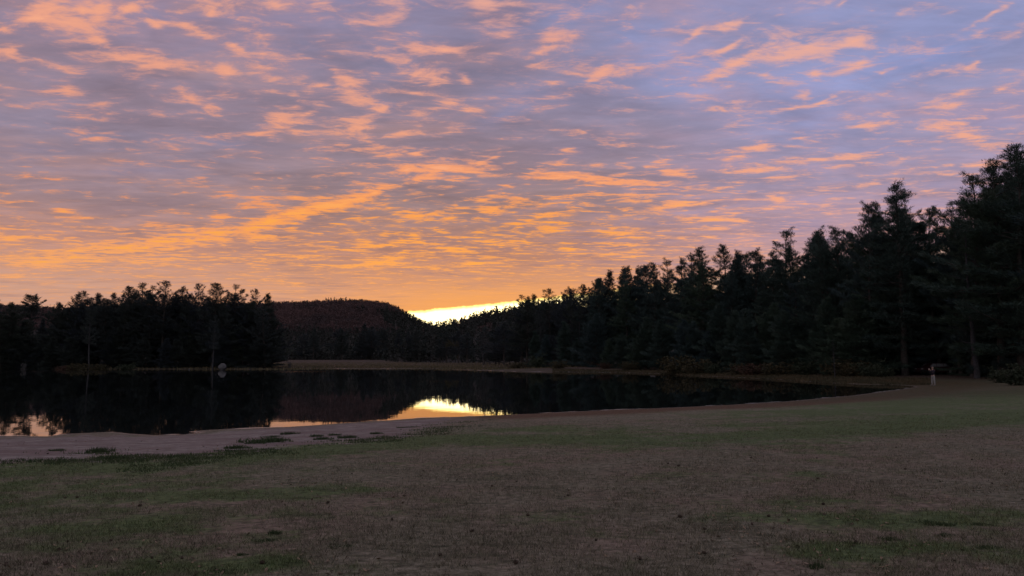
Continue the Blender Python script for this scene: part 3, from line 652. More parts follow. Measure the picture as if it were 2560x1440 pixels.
# ---- right forest skyline
RIGHT = [
 (1303,738,255,'openB',.9,'small pine with an open crown standing before the bright strip of sky'),
 (1345,737,245,'broadB',.8,'low pine right of the small open pine by the bright strip of sky'),
 (1380,725,235,'openA',1.05,'pine with a fan of spiky top branches, left of the last yellow glimpse'),
 (1403,736,232,'broadB',.7,'short pine tucked right under the fan-topped pine'),
 (1436,724,222,'openA',.9,'pine right of the last yellow glimpse of sky'),
 (1456,713,215,'broadB',.85,'pine where the right forest begins to climb steeply'),
 (1497,698,205,'broadA',.8,'bushy pine on the lower climb of the right forest'),
 (1524,678,192,'spireA',.9,'pointed spire standing above its neighbours on the lower climb of the right forest'),
 (1553,686,188,'broadB',.8,'round pine between the two pointed spires'),
 (1574,668,180,'spireA',.9,'second pointed spire of the right forest, taller than the first'),
 (1605,673,175,'broadB',.85,'rounded pine right of the second pointed spire'),
 (1640,661,168,'broadA',.8,'bushy pine halfway up the lower slope of the treetops'),
 (1668,653,162,'openA',.9,'spiky pine before the flat group in the middle of the right treetops'),
 (1698,645,156,'broadB',.85,'pine left of the flat-topped pair in the middle of the right forest'),
 (1722,640,152,'openA',.8,'narrow pine leaning on the left flat-topped pine'),
 (1755,622,146,'broadA',.95,'left pine of the flat-topped pair in the middle of the right forest'),
 (1815,617,142,'broadA',.9,'right pine of the flat-topped pair in the middle of the right forest'),
 (1860,627,138,'broadB',.85,'pine in the shallow dip right of the flat-topped pair'),
 (1893,626,134,'openB',1.0,'pine with sky showing through its level upper branches'),
 (1938,628,128,'broadB',.9,'lower pine at the left foot of the round-headed pine'),
 (1975,577,124,'openA',1.0,'round-headed pine standing clear above the middle of the right forest'),
 (2040,585,116,'broadB',.9,'pine with long sideways branches right of the round-headed pine'),
 (2085,574,110,'openA',.95,'ragged pine with level tiers and sky between them, left of the great pine'),
 (2112,568,108,'openB',.9,'pine with an upturned pointed tip beside the ragged tiered pine'),
 (2165,512,98,'openA',.8,'left arm-like smaller pine hugging the great lone pine'),
 (2262,443,92,'broadB',1.0,'great lone pine with a broad ragged crown rising high above the right forest'),
 (2205,505,100,'broadB',.7,'pine filling the left flank of the great lone pine'),
 (2320,520,94,'openB',.8,'pine on the right flank of the great lone pine'),
 (2352,556,92,'broadB',.8,'low pine in the deep notch between the great pine and the tallest group'),
 (2400,520,88,'openA',.9,'pine with long pointed branches reaching left into the notch'),
 (2432,438,84,'openA',1.0,'pine at the left shoulder of the tallest group by the right edge'),
 (2498,390,80,'broadB',.95,'second highest pine, just left of the highest pine at the right edge'),
 (2552,362,78,'broadA',1.0,'highest pine of all, half cut by the right edge of the photo'),
 (2640,350,78,'broadC',1.0,'pine beyond the right edge next to the highest pine'),
]
for px, py, D, k, w, lab in RIGHT:
    x, y = atd(px, D); place_tree(k, x, y, top_at(py, D), lab, 'skyline pines of the right forest', lib=NEAR if D < 190 else PROTO, wide=w*1.2)
RX = [r[0] for r in RIGHT]
rsky = lambda p: np.interp(p, [1300,1345,1403,1456,1524,1600,1700,1755,1860,1940,1975,2040,2110,2150,2180,2230,2262,2300,2352,2400,2432,2498,2552,2640,3200], [752,750,742,722,698,682,655,640,638,636,612,600,588,570,545,500,480,520,570,545,480,420,392,370,340])
for i in range(108):
    px = (1310+i*13.2+random.uniform(-12, 12)) if i < 100 else random.uniform(2560, 3100)
    D0 = np.interp(px, [1300, 1500, 1700, 1900, 2100, 2300, 2500, 2600], [225, 178, 148, 126, 104, 96, 88, 84]); D = D0+random.uniform(0, 42)
    py = rsky(px)-14-8*(1500 < px < 1950)+random.uniform(0, 115)*(D0/150 if D0 > 100 else .9)**-0.4
    x, y = atd(px, D); k = random.choice(['broadA', 'broadB', 'broadC', 'broadD', 'broadE', 'openC', 'spireA'])
    if abs(px-2350) < 45: py = max(py, 640)
    e_ = place_tree(k, x, y, top_at(py, D), 'dark pine packed inside the right forest, below the treetops that meet the sky', 'inner pines of the right forest', lib=NEAR if D < 190 else PROTO, wide=random.uniform(.85, 1.15)); fill.append((e_, px, py, 'dark inner pine', RIGHT, SHORTR))
# young pines along the edge of the right forest, green to the ground
for i in range(34):
    px = 1330+i*37+random.uniform(-12, 12)
    D0 = np.interp(px, [1300, 1500, 1700, 1900, 2100, 2300, 2450, 2600], [212, 168, 136, 114, 96, 92, 84, 79]); D = D0+random.uniform(0, 7)
    if 2285 < px < 2430: D = random.uniform(106, 112)
    hgt = random.uniform(6.5, 12.5); x, y = atd(px, D)
    e_ = place_tree(random.choice(['youngA', 'youngB']), x, y, gz(x, y)+hgt, 'young pine with branches to the ground along the front edge of the right forest', 'young edge pines of the right forest', lib=NEAR, wide=random.uniform(.95, 1.35)); fill.append((e_, px, -hgt, 'young edge pine', RIGHT, SHORTR))
x, y = atd(2440, 80.5); place_tree('dead', x, y, top_at(565, 80.5), 'dead grey leafless conifer with bare drooping branches before the dark right forest', name='dead_tree', wide=1.25)
x, y = atd(2085, 92); place_tree('dead', x, y, top_at(845, 92), 'small dead grey spar with bare twigs at the front edge of the right forest', name='dead_tree', wide=1.0)

# ---- far shore in the middle
for i in range(30):
    px = -60+i*24.8+random.uniform(-8, 8); hgt = random.uniform(7, 11.5); x, y = atd(px, 199+random.uniform(0, 5) if i % 3 else 225)
    e_ = place_tree(random.choice(['youngA', 'youngB']), x, y, gz(x, y)+hgt, 'bushy young pine in the shade among the trunks of the left stand', 'understory pines of the left stand', wide=random.uniform(1.2, 1.6)); fill.append((e_, px, -hgt, 'bushy young pine', LEFT, SHORTL))
name_fill()
for i in range(32):
    px = random.uniform(690, 1290); D = random.uniform(615, 700) if px < 1010 else np.interp(px, [1010, 1300], [560, 265])+random.uniform(0, 60)
    ty = np.interp(px, [700, 740, 850, 920, 1000, 1090, 1180, 1300], [835, 832, 812, 806, 818, 838, 826, 790])+random.uniform(-4, 18)
    x, y = atd(px, D); k = random.choice(['spireA', 'broadB', 'spireB', 'broadC'])
    place_tree(k, x, y, top_at(ty, D), 'dark conifer at the foot of the hills across the marsh, in the middle distance', 'conifers at the foot of the hills', wide=random.uniform(1.0, 1.6))
x, y = atd(1208, 310); place_tree('paleA', x, y, top_at(826, 310), 'pale grey leafless tree glowing faintly against the dark woods below the sunset gap', name='bare_tree', wide=.95)
x, y = atd(1126, 420); place_tree('goldA', x, y, top_at(850, 420), 'small yellowish broadleaf tree among dark conifers under the sunset gap', name='broadleaf_tree', wide=.8)
for px, D, py, lab in [(1353, 212, 760, 'slim pale-stemmed pine with bare lower trunk, left of the two pale stems'), (1430, 190, 745, 'left one of two close pale-stemmed pines by the marsh'), (1449, 189, 742, 'right one of two close pale-stemmed pines by the marsh'), (224, 192, 760, 'pine with a long pale bare trunk on the left shore'), (533, 188, 790, 'pine with a thick pale trunk just left of the boulder')]:
    x, y = atd(px, D); e = place_tree('openB', x, y, top_at(py, D), lab, wide=.8)
    tr = [c for c in e.children if c.name.startswith('trunk')][0]; tr.data = tr.data.copy(); tr.data.materials.clear(); tr.data.materials.append(mat_deadwood)

# ---- hill woods: far off masses
def hill_woods():
    rg = np.random.default_rng(5)
    gx, gy = np.meshgrid(np.arange(-900, 620, 6.6), np.arange(470, 1330, 7.4))
    gx = gx.ravel()+rg.uniform(-3, 3, gx.size); gy = gy.ravel()+rg.uniform(-3.5, 3.5, gy.size)
    px = 1280+gx/gy*F; hz = hill_z(gx, gy); h1 = ridge_h(gx, gy, ridge1, D1, 7); h2 = ridge_h(gx, gy, ridge2, D2, 11)
    keep = (px > -60) & (px < 1420) & ((hz > 1.2) | (gy > 640))
    # only faces turned to the lake
    keep &= (gy < 1290) & ~((h2 >= h1) & (gy > 960)) & ~((px < 650) & (gy < 940))
    gx, gy, px, hz, h1, h2 = (v[keep] for v in (gx, gy, px, hz, h1, h2))
    nz = vnoise(gx, gy, 0.018, 9)+0.6*vnoise(gx, gy, 0.05, 10)
    el_ = (hz+8-CAMZ)/gy*F
    con = (nz+np.where(el_ < 78+14*vnoise(gx, gy, 0.02, 33), 1.6, 0)+-0.12+0.62*smooth(px+60*vnoise(gx, gy, 0.012, 34), 915, 1030)-0.15*smooth(el_, 80, 140)) > 0.1
    z0 = hz-3.5
    def cloud(sel, con_):
        X, Y, Z = gx[sel], gy[sel], z0[sel]; n = len(X); k = 46 if con_ else 78
        H = rg.uniform(7, 17, n) if con_ else rg.uniform(7, 14, n)
        if con_:
            ey = rg.random((n, k)); tl = ey; rr = (1-tl)**0.8*rg.uniform(0.3, 1, (n, k))*2.7+0.1; a = rg.uniform(0, 6.28, (n, k))
            c = np.stack([X[:, None]+rr*np.cos(a), Y[:, None]+rr*np.sin(a), Z[:, None]+H[:, None]*(0.1+0.9*tl)], -1); s = 1.25
        else:
            d = rg.normal(0, 1, (n, k, 3)); d /= np.linalg.norm(d, axis=2)[..., None]; d *= rg.uniform(0.45, 1, (n, k, 1))**0.5
            c = np.stack([X[:, None]+d[..., 0]*3.9, Y[:, None]+d[..., 1]*3.9, Z[:, None]+H[:, None]*0.62+d[..., 2]*H[:, None]*0.38], -1); s = 1.1
        c = c.reshape(-1, 3); m = len(c)
        V = np.stack([c+rg.normal(0, s*0.6, (m, 3)) for _ in range(3)], 1).reshape(-1, 3)
        return V, np.arange(m*3).reshape(-1, 3)
    V, Fc = cloud(con, True)
    tag(link('hillside_conifer_wood', mesh_np('hillside_conifer_wood', V, Fc, [mat_hillcon])), 'dark evergreen woods on the lower slopes and in the saddle of the far hills', 'woods', kind='stuff')
    V, Fc = cloud(~con, False)
    tag(link('hillside_bare_wood', mesh_np('hillside_bare_wood', V, Fc, [mat_hillbare])), 'reddish brown leafless woods covering the rounded top of the far hill', 'woods', kind='stuff')
hill_woods()

# ---- shrubs along the banks
SH = {'y': shrub_mesh(41, 1.6, 1.7, mat_shrub_y), 'r': shrub_mesh(42, 1.4, 1.3, mat_shrub_r), 'g': shrub_mesh(43, 1.5, 1.6, mat_shrub_g), 'p': shrub_mesh(44, 1.3, 1.7, mat_shrub_p, 0.14, 2400)}
def shrub(kind, px, D, w, h, label, group=None):
    x, y = atd(px, D); e = empty('shrub', (x, y, gz(x, y)), random.uniform(0, 6.28))
    e.scale = (w/3.0, w/3.0, h/1.7); tag(e, label, 'shrub', group)
    link('stem', SH[kind][0], e); link('foliage', SH[kind][1], e)
for a in [
 ('g',1345,176,5.0,3.2,'round dark green shrub on the bank below the small open pines'),
 ('y',1295,178,6.0,1.6,'low spreading yellowish shrub left of the round dark green shrub'),
 ('y',1398,166,4.6,1.7,'low olive shrub right of the round dark green shrub'),
 ('r',1512,160,4.0,1.6,'small russet shrub on the bank under the two pointed spires'),
 ('y',1575,150,4.5,1.9,'small yellow-brown shrub between the russet shrub and the big yellowish thicket'),
 ('y',1690,127,7.0,3.2,'biggest yellowish thicket, left half, hanging over the water in mid shore'),
 ('y',1742,122,6.0,2.6,'right half of the biggest yellowish thicket over the water'),
 ('g',1782,118,3.6,2.0,'rounded green shrub right of the big yellowish thicket'),
 ('y',1850,112,4.0,1.8,'low yellow shrub in the gap of the right bank'),
 ('r',1880,109,5.0,2.2,'reddish shrub on the right bank behind the low yellow shrub'),
 ('y',1940,106,5.6,1.9,'wide low golden shrub at the water on the right bank'),
 ('g',2010,101,4.4,2.2,'dark shrub in shade between the golden shrub and the cove'),
 ('y',2105,94,4.6,2.4,'upright golden shrub near the cove, left of the person'),
 ('y',2135,91,5.0,1.9,'drooping golden shrub dipping to the water of the cove'),
 ('g',2180,88,4.2,2.0,'greyish green shrub at the head of the cove'),
 ('g',2205,86,3.0,1.3,'little green shrub closest to the red-brown bare bank at the cove'),
 ('p',60,188,2.2,3.0,'pale feathery shrub on the far left shore'),
 ('r',158,190,5.0,2.2,'reddish shrub under the pines of the far left shore'),
 ('y',195,190,6.0,2.4,'olive shrub right of the reddish shrub on the left shore'),
 ('y',245,190,5.0,2.0,'low olive shrub below the pale long trunk on the left shore'),
 ('g',320,190,6.0,2.0,'dark low shrub in the middle of the left shore'),
 ('p',724,205,2.4,2.0,'small pale twiggy shrub at the right tip of the left shore'),
 ('g',2545,62,3.6,2.0,'dark leafy shrub against the right edge of the photo at the lawn border'),
 ('g',2500,70,3.0,1.4,'low dark shrub left of the shrub at the right edge'),
]: shrub(*a, 'shrubs along the banks')

# ---- marsh vegetation, lawn blades (uncountable)
def blades(name, X, Y, Z, hmin, hmax, w, mats, rg, lean=0.5, attrs=None):
    n = len(X); a = rg.uniform(0, 6.28, n); h = rg.uniform(hmin, hmax, n); l = rg.uniform(0.1, lean, n)*h; b = rg.uniform(0, 6.28, n)
    W = w*rg.uniform(0.6, 1.3, n)
    p = np.stack([X, Y, Z-0.01], 1); s_ = np.stack([np.cos(a)*W/2, np.sin(a)*W/2, np.zeros(n)], 1)
    t = p+np.stack([np.cos(b)*l, np.sin(b)*l, h+0.01], 1)
    V = np.stack([p-s_, p+s_, t], 1).reshape(-1, 3)
    me = mesh_np(name, V, np.arange(3*n).reshape(-1, 3), mats)
    if attrs is not None: fattr(me, 'green', np.repeat(attrs, 3))
    return link(name, me)
rg = np.random.default_rng(12)
n = 70000; px = rg.uniform(-500, 1500, n); D = 172*np.exp(rg.uniform(0, 1.2, n)); X = (px-1280)/F*D; Y = D
sdv = sdist(X, Y, lake); z = ground_z(X, Y, sdv)
k = (sdv > 0.0) & (z > -0.02) & ~((px < 650) & (sdv > 20)); k &= (vnoise(X*0.4, Y, 0.12, 14) > -0.22)
mm = simple('marsh_sedge', (0.14, 0.105, 0.062), (0.095, 0.082, 0.048), 0.85, 0.06)
tag(blades('marsh_grass', X[k], Y[k], z[k], 0.15, 0.5, 0.30, [mm], rg), 'olive and brown marsh grass and sedge along the far water edge', 'grass', kind='stuff')
n = 26000; px = rg.uniform(1380, 2320, n); base_d = np.interp(px, [1380, 1640, 1850, 2060, 2300], [150, 131, 103, 84, 76]); D = base_d+rg.uniform(-3, 14, n); X = (px-1280)/F*D; Y = D
sdv = sdist(X, Y, lake); z = ground_z(X, Y, sdv); k = (sdv > 0) & (sdv < 9) & (Y > 72)
tag(blades('bank_grass', X[k], Y[k], z[k], 0.10, 0.32, 0.13, [simple('reed_stems', (0.085, 0.062, 0.036), (0.055, 0.05, 0.03), 0.85, 0.3)], rg), 'brown reedy grass fringing the right forest bank', 'grass', kind='stuff')

bm_ = MT('lawn_blades', 0.85, 0.15)
ga = bm_.attr('green'); nb = bm_.noise(6, 3)
cc = bm_.mix(bm_.step(nb, 0.35, 0.65), C(0.22, 0.19, 0.145), C(0.14, 0.125, 0.088)); cg = bm_.mix(bm_.step(nb, 0.35, 0.65), C(0.09, 0.12, 0.05), C(0.13, 0.14, 0.07))
nm = bm_.noise(1.6, 5, 0.65); nb2 = bm_.noise(0.35, 4, 0.6)
gg = bm_.math('ADD', bm_.math('MULTIPLY', ga, 1.15), bm_.math('MULTIPLY', bm_.math('SUBTRACT', nm, 0.5), 2.2)); gg = bm_.math('ADD', gg, bm_.math('MULTIPLY', bm_.math('SUBTRACT', nb2, 0.5), 2.4))
bv = bm_.n('ShaderNodeCombineColor'); [bm_.put(bv.inputs[i], bm_.attr('tone')) for i in range(3)]
bm_.color(bm_.mix(1.0, bm_.mix(bm_.step(gg, 0.0, 0.95), cc, cg), bv.outputs[0], 'MULTIPLY'))
n = 420000; D = 4.6*np.exp(rg.uniform(0, 1.75, n)**1.0); px = rg.uniform(-150, 2710, n); X = (px-1280)/F*D; Y = D
sdv = sdist(X, Y, lake); mk = ground_masks(X, Y, sdv); z = ground_z(X, Y, sdv)
k = (sdv > 1.2) & (mk[0] < 0.35+0.25*vnoise(X, Y, 1.5, 20)) & (vnoise(X, Y, 1.7, 21)+0.5*vnoise(X, Y, 6, 22)+0.25 > rg.uniform(-0.25, 0.55, n))
hs = 0.7+D[k]/30
o = blades('mown_grass', X[k], Y[k], z[k], 0.012, 0.050, 0.009, [bm_.m], rg, 1.4, mk[1][k])
fattr(o.data, 'tone', np.repeat(rg.uniform(0.35, 1.45, k.sum()), 3))
tag(o, 'short dry mown grass of the lawn in the foreground', 'grass', kind='stuff')

n = 52000; t = rg.uniform(0, 1, n); xs = np.interp(t, [0, .1, .5, .8, 1], [-150, 100, 640, 1000, 1180]); ys = np.interp(xs, [-200, 0, 240, 480, 600, 700, 800, 1000, 1100, 1180], [1168, 1160, 1146, 1142, 1132, 1114, 1106, 1090, 1072, 1052])
exl = np.array([atg(a, np.interp(a, [-200, 0, 240, 480, 600, 700, 800, 1000, 1100, 1180], [1168, 1160, 1146, 1142, 1132, 1114, 1106, 1090, 1072, 1052])) for a in np.linspace(-150, 1180, 80)]); ex = np.stack([np.interp(xs, np.linspace(-150, 1180, 80), exl[:, 0]), np.interp(xs, np.linspace(-150, 1180, 80), exl[:, 1])], 1); u = rg.normal(0, 1, (n, 2))*np.array([0.5, 2.0])
X = ex[:, 0]+u[:, 0]; Y = ex[:, 1]+u[:, 1]-0.35; sdv = sdist(X, Y, lake); z = ground_z(X, Y, sdv)
cl = vnoise(X*0.6, Y, 1.1, 31)+0.6*vnoise(X*0.7, Y, 3.1, 32); k = (cl > 0.0+0.22*np.abs(u[:, 1])*(u[:, 1] > 0)+0.16*np.abs(u[:, 1])*(u[:, 1] < 0)+rg.normal(0, 0.12, n)) & (sdv > 1.5)
mw = simple('edge_grass_leaves', (0.035, 0.058, 0.022), (0.065, 0.080, 0.036), 0.8, 3)
tag(blades('edge_grass', X[k], Y[k], z[k], 0.02, 0.06, 0.022, [mw], rg, 0.9), 'ragged dark green grass and weeds where the lawn breaks up into the sand', 'grass', kind='stuff')
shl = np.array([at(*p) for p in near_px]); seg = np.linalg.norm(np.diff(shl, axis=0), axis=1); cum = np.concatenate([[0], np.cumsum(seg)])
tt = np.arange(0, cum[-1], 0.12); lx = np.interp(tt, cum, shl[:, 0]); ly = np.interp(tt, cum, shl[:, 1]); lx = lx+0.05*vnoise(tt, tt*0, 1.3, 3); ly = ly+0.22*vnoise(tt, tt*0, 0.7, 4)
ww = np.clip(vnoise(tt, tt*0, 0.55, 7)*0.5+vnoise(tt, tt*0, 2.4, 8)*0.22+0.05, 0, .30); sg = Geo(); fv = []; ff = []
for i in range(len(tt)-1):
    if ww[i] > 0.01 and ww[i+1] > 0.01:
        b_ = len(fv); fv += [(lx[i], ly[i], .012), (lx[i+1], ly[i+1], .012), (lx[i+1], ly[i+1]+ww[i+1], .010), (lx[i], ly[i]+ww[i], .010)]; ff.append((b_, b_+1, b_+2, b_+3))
mf = MT('painted_sheen', 0.25, 0.5); mf.color(C(0.5, 0.47, 0.45))  # pale colour painted in for sky reflecting off the wet edge
tag(link('shore_sheen', mesh_np('shore_sheen', fv, ff, [mf.m])), 'thin broken pale line of painted sky reflection along the near water edge', 'painted_sheen', kind='stuff')

# ---- low weed tufts and dark litter
def tuft_mesh(seed, r, h, n):
    g = Geo(); rg2 = np.random.default_rng(seed); a = rg2.uniform(0, 6.28, n); q = r*np.sqrt(rg2.random(n))
    cc_ = rg2.normal(0, 0.36*r, (9, 2)); wh = rg2.integers(0, 9, n); qq = rg2.normal(0, 0.19*r, (n, 2)); c = np.stack([cc_[wh, 0]+qq[:, 0], (cc_[wh, 1]+qq[:, 1])*0.8, np.full(n, 0.0)], 1); d = np.stack([np.cos(a)*0.7, np.sin(a)*0.7, np.full(n, 1.0)], 1)
    g.tufts(c*np.array([1, 1, 1]), d, 4, h, h*0.22, 0.45, rg2, 0.2); return g.mesh('weed_tuft', [mat_weed])
mat_weed = simple('weed_leaves', (0.03, 0.048, 0.02), (0.05, 0.07, 0.03), 0.8, 5)
TF = [tuft_mesh(50+i, 0.32, 0.07, 130) for i in range(3)]
for i, (px, py, w, h, lab) in enumerate([
 (2040,1420,.36,1.0,'dark green weed tuft nearest the bottom edge, right of the middle'),
 (2222,1350,.36,.7,'small dark green weed tuft above and right of the lowest tuft'),
 (2350,1312,.75,.8,'widest dark green weed patch in the right foreground lawn'),
 (2450,1312,.5,.5,'thin green weed patch right of the widest patch'),
 (2365,1340,.4,.6,'weed tuft just below the widest weed patch on the right'),
 (2130,1358,.35,.4,'flat dark weed tuft left of the small green tuft in the right foreground'),
 (2470,1370,.6,.5,'faint weed patch near the right edge of the foreground'),
 (660,1352,.5,.5,'dark weed tuft low on the lawn left of the middle'),
 (690,1335,.35,.8,'upright weed tuft joined to the dark tuft on the left lawn'),
 (600,1388,.3,.5,'small weed tuft below the upright tuft on the left lawn'),
 (850,1368,.6,.4,'long flat weed patch in the lower middle of the lawn'),
 (560,1430,.7,.4,'weed patch at the bottom edge on the left lawn'),
 (245,1136,1.3,2.4,'dark green clump where the sand meets the lawn on the left'),
 (140,1131,.8,1.0,'flat dark clump lying on the sand left of the green clump'),
 (280,1152,1.6,1.4,'green clump just below the one at the sand edge'),
 (590,1126,1.5,1.6,'green clump on the sand edge left of the dark debris heap'),
 (660,1110,2.4,2.6,'largest dark tangle of weeds heaped on the beach'),
 (700,1104,1.6,1.6,'dark weeds trailing right of the largest tangle on the beach'),
 (722,1085,1.3,1.5,'isolated dark clump high on the pale sand'),
 (680,1092,1.2,.8,'thin weeds between the isolated clump and the large tangle'),
 (795,1092,.9,1.4,'small dark clump on the sand between two bigger ones'),
 (805,1102,1.2,1.5,'dark clump at the grass border in the middle of the beach'),
 (868,1098,1.2,1.6,'dark clump at the right end of the weedy beach strip'),
 (840,1089,.9,1.1,'little dark clump by the water side of the weedy beach strip'),
 (940,1087,1.0,1.3,'lone dark clump on the right part of the pale beach'),
 (1010,1070,1.1,.6,'faint streak of weeds near the right tip of the sand'),
 (1040,1069,1.0,.5,'last faint weed streak at the right tip of the sand')]):
    x, y = at(px, py, 0.3 if py < 1160 else 0.85); x, y = at(px, py, gz(x, y)); o = link('weed_tuft', TF[i % 3]); o.location = (x, y, gz(x, y)-0.005); s = 0.72*w/0.64
    o.scale = (s*0.8, s*0.55, h*0.7); o.rotation_euler.z = random.uniform(-0.5, 0.5); tag(o, lab, 'weeds', 'weed tufts on the lawn and beach')
# pine cones on the lawn
mat_cone = simple('cone_scales', (0.035, 0.022, 0.016), (0.06, 0.04, 0.03), 0.85, 30)
def cone_mesh():
    g = Geo(); pts = np.array([[x, 0, 0.028] for x in np.linspace(-0.06, 0.06, 9)]); rr = 0.030*np.array([.25, .7, .95, 1, .95, .85, .65, .4, .12]); g.tube(pts, rr, 8)
    rg2 = np.random.default_rng(3); 
    for i in range(1, 8):
        th = rg2.uniform(0, 6.28, 7); c = np.stack([np.full(7, pts[i][0]), rr[i]*np.cos(th), 0.028+rr[i]*np.sin(th)], 1); d = np.stack([np.full(7, 0.8), np.cos(th), np.sin(th)], 1)
        g.tufts(c, d, 1, 0.022, 0.022, 0.1, rg2, 0.0)
    return g.mesh('pine_cone', [mat_cone])
CN = cone_mesh()
spots = [(148,1377),(229,1384),(380,1396),(455,1397),(15,1415),(115,1412),(168,1355),(277,1352),(193,1242),(163,1243),(780,1248),(820,1258),(348,1262),(350,1264),(655,1410),(1053,1189),(393,1116),(452,1134),(405,1137),(428,1136),(120,1127),
 (1700,1294),(1922,1292),(1880,1312),(2045,1198),(2263,1174),(2343,1175),(1878,1145),(2042,1146),(1697,1166),(1670,1160),(2143,1303),(2058,1262),(2140,1358),(1762,1325),(1760,1385),(1490,1352),(1320,1290),(1180,1330),(980,1300),(1230,1215),(1420,1240),(1560,1190),(1100,1390),(1290,1410),(1600,1400),(880,1180),(1010,1240),(2365,1090),(2240,1120),(2480,1210),(2430,1150)]
for px, py in spots:
    x, y = at(px, py, 0.8); x, y = at(px, py, gz(x, y)); o = link('pine_cone', CN); o.location = (x, y, gz(x, y)); o.rotation_euler.z = random.uniform(0, 6.28); s = random.uniform(0.28, 0.5); o.scale = (s, s, s)
    tag(o, 'small dark pine cone lying on the lawn or sand, a mere dot', 'pine cone', 'pine cones scattered on the ground')

n = 9000; D = 5.0*np.exp(rg.uniform(0, 1.6, n)); px = rg.uniform(-150, 2710, n); X = (px-1280)/F*D; Y = D
sdv = sdist(X, Y, lake); k = (sdv > 1.0) & (vnoise(X, Y, 0.7, 41)+0.6*vnoise(X, Y, 2.2, 42) > rg.uniform(-0.2, 0.6, n)); X, Y = X[k], Y[k]; z = ground_z(X, Y); n = len(X)
a = rg.uniform(0, 6.28, n); l = rg.uniform(0.012, 0.030, n); w_ = l*rg.uniform(0.3, 0.6, n); cx = np.stack([np.cos(a), np.sin(a), rg.normal(0, .35, n)], 1)*l[:, None]; cy = np.stack([-np.sin(a), np.cos(a), rg.normal(0, .35, n)], 1)*w_[:, None]
p = np.stack([X, Y, z+0.014], 1); V = np.stack([p-cx, p+cy, p+cx, p-cy], 1).reshape(-1, 3)
ml = MT('dry_leaves', 0.85, 0.2); lv = ml.noise(9, 2); ml.color(ml.mix(ml.step(lv, 0.4, 0.6), C(0.05, 0.035, 0.025), C(0.24, 0.17, 0.12)))
tag(link('leaf_litter', mesh_np('leaf_litter', V, np.arange(4*n).reshape(-1, 4), [ml.m])), 'scattered dry leaves and twig bits lying in the short lawn grass', 'leaves', kind='stuff')

# ---- boulder and stone on the left shore
def rock(name, seed, sc, mat):
    bm = bmesh.new(); bmesh.ops.create_icosphere(bm, subdivisions=4, radius=1)
    r2 = np.random.default_rng(seed); offs = r2.normal(0, 1, (9, 3)); offs /= np.linalg.norm(offs, axis=1)[:, None]; cut = r2.uniform(0.62, 0.92, 9)
    for v in bm.verts:
        for o_, c_ in zip(offs, cut):
            d = v.co.dot(Vector(o_))
            if d > c_: v.co -= Vector(o_)*(d-c_)*0.85
        v.co *= 1+0.05*math.sin(v.co.x*7+v.co.z*5)*math.cos(v.co.y*6)
        v.co = Vector((v.co.x*sc[0], v.co.y*sc[1], v.co.z*sc[2]))
    me = bpy.data.meshes.new(name); bm.to_mesh(me); bm.free(); me.materials.append(mat); return me
mat_rock = simple('pale_granite', (0.10, 0.096, 0.105), (0.07, 0.068, 0.072), 0.85, 2)
def set_rock(px, D, sc, lab, seed):
    x, y = atd(px, D); o = link('boulder', rock('boulder', seed, sc, mat_rock), loc=(x, y, max(gz(x, y), 0)+sc[2]*0.6)); tag(o, lab, 'rock')
set_rock(557, 177.5, (0.95, 0.8, 1.05), 'pale grey boulder as tall as a person standing at the left shore water edge', 5)
set_rock(475, 186, (0.22, 0.2, 0.16), 'tiny whitish stone on the left shore, left of the pale boulder', 6)

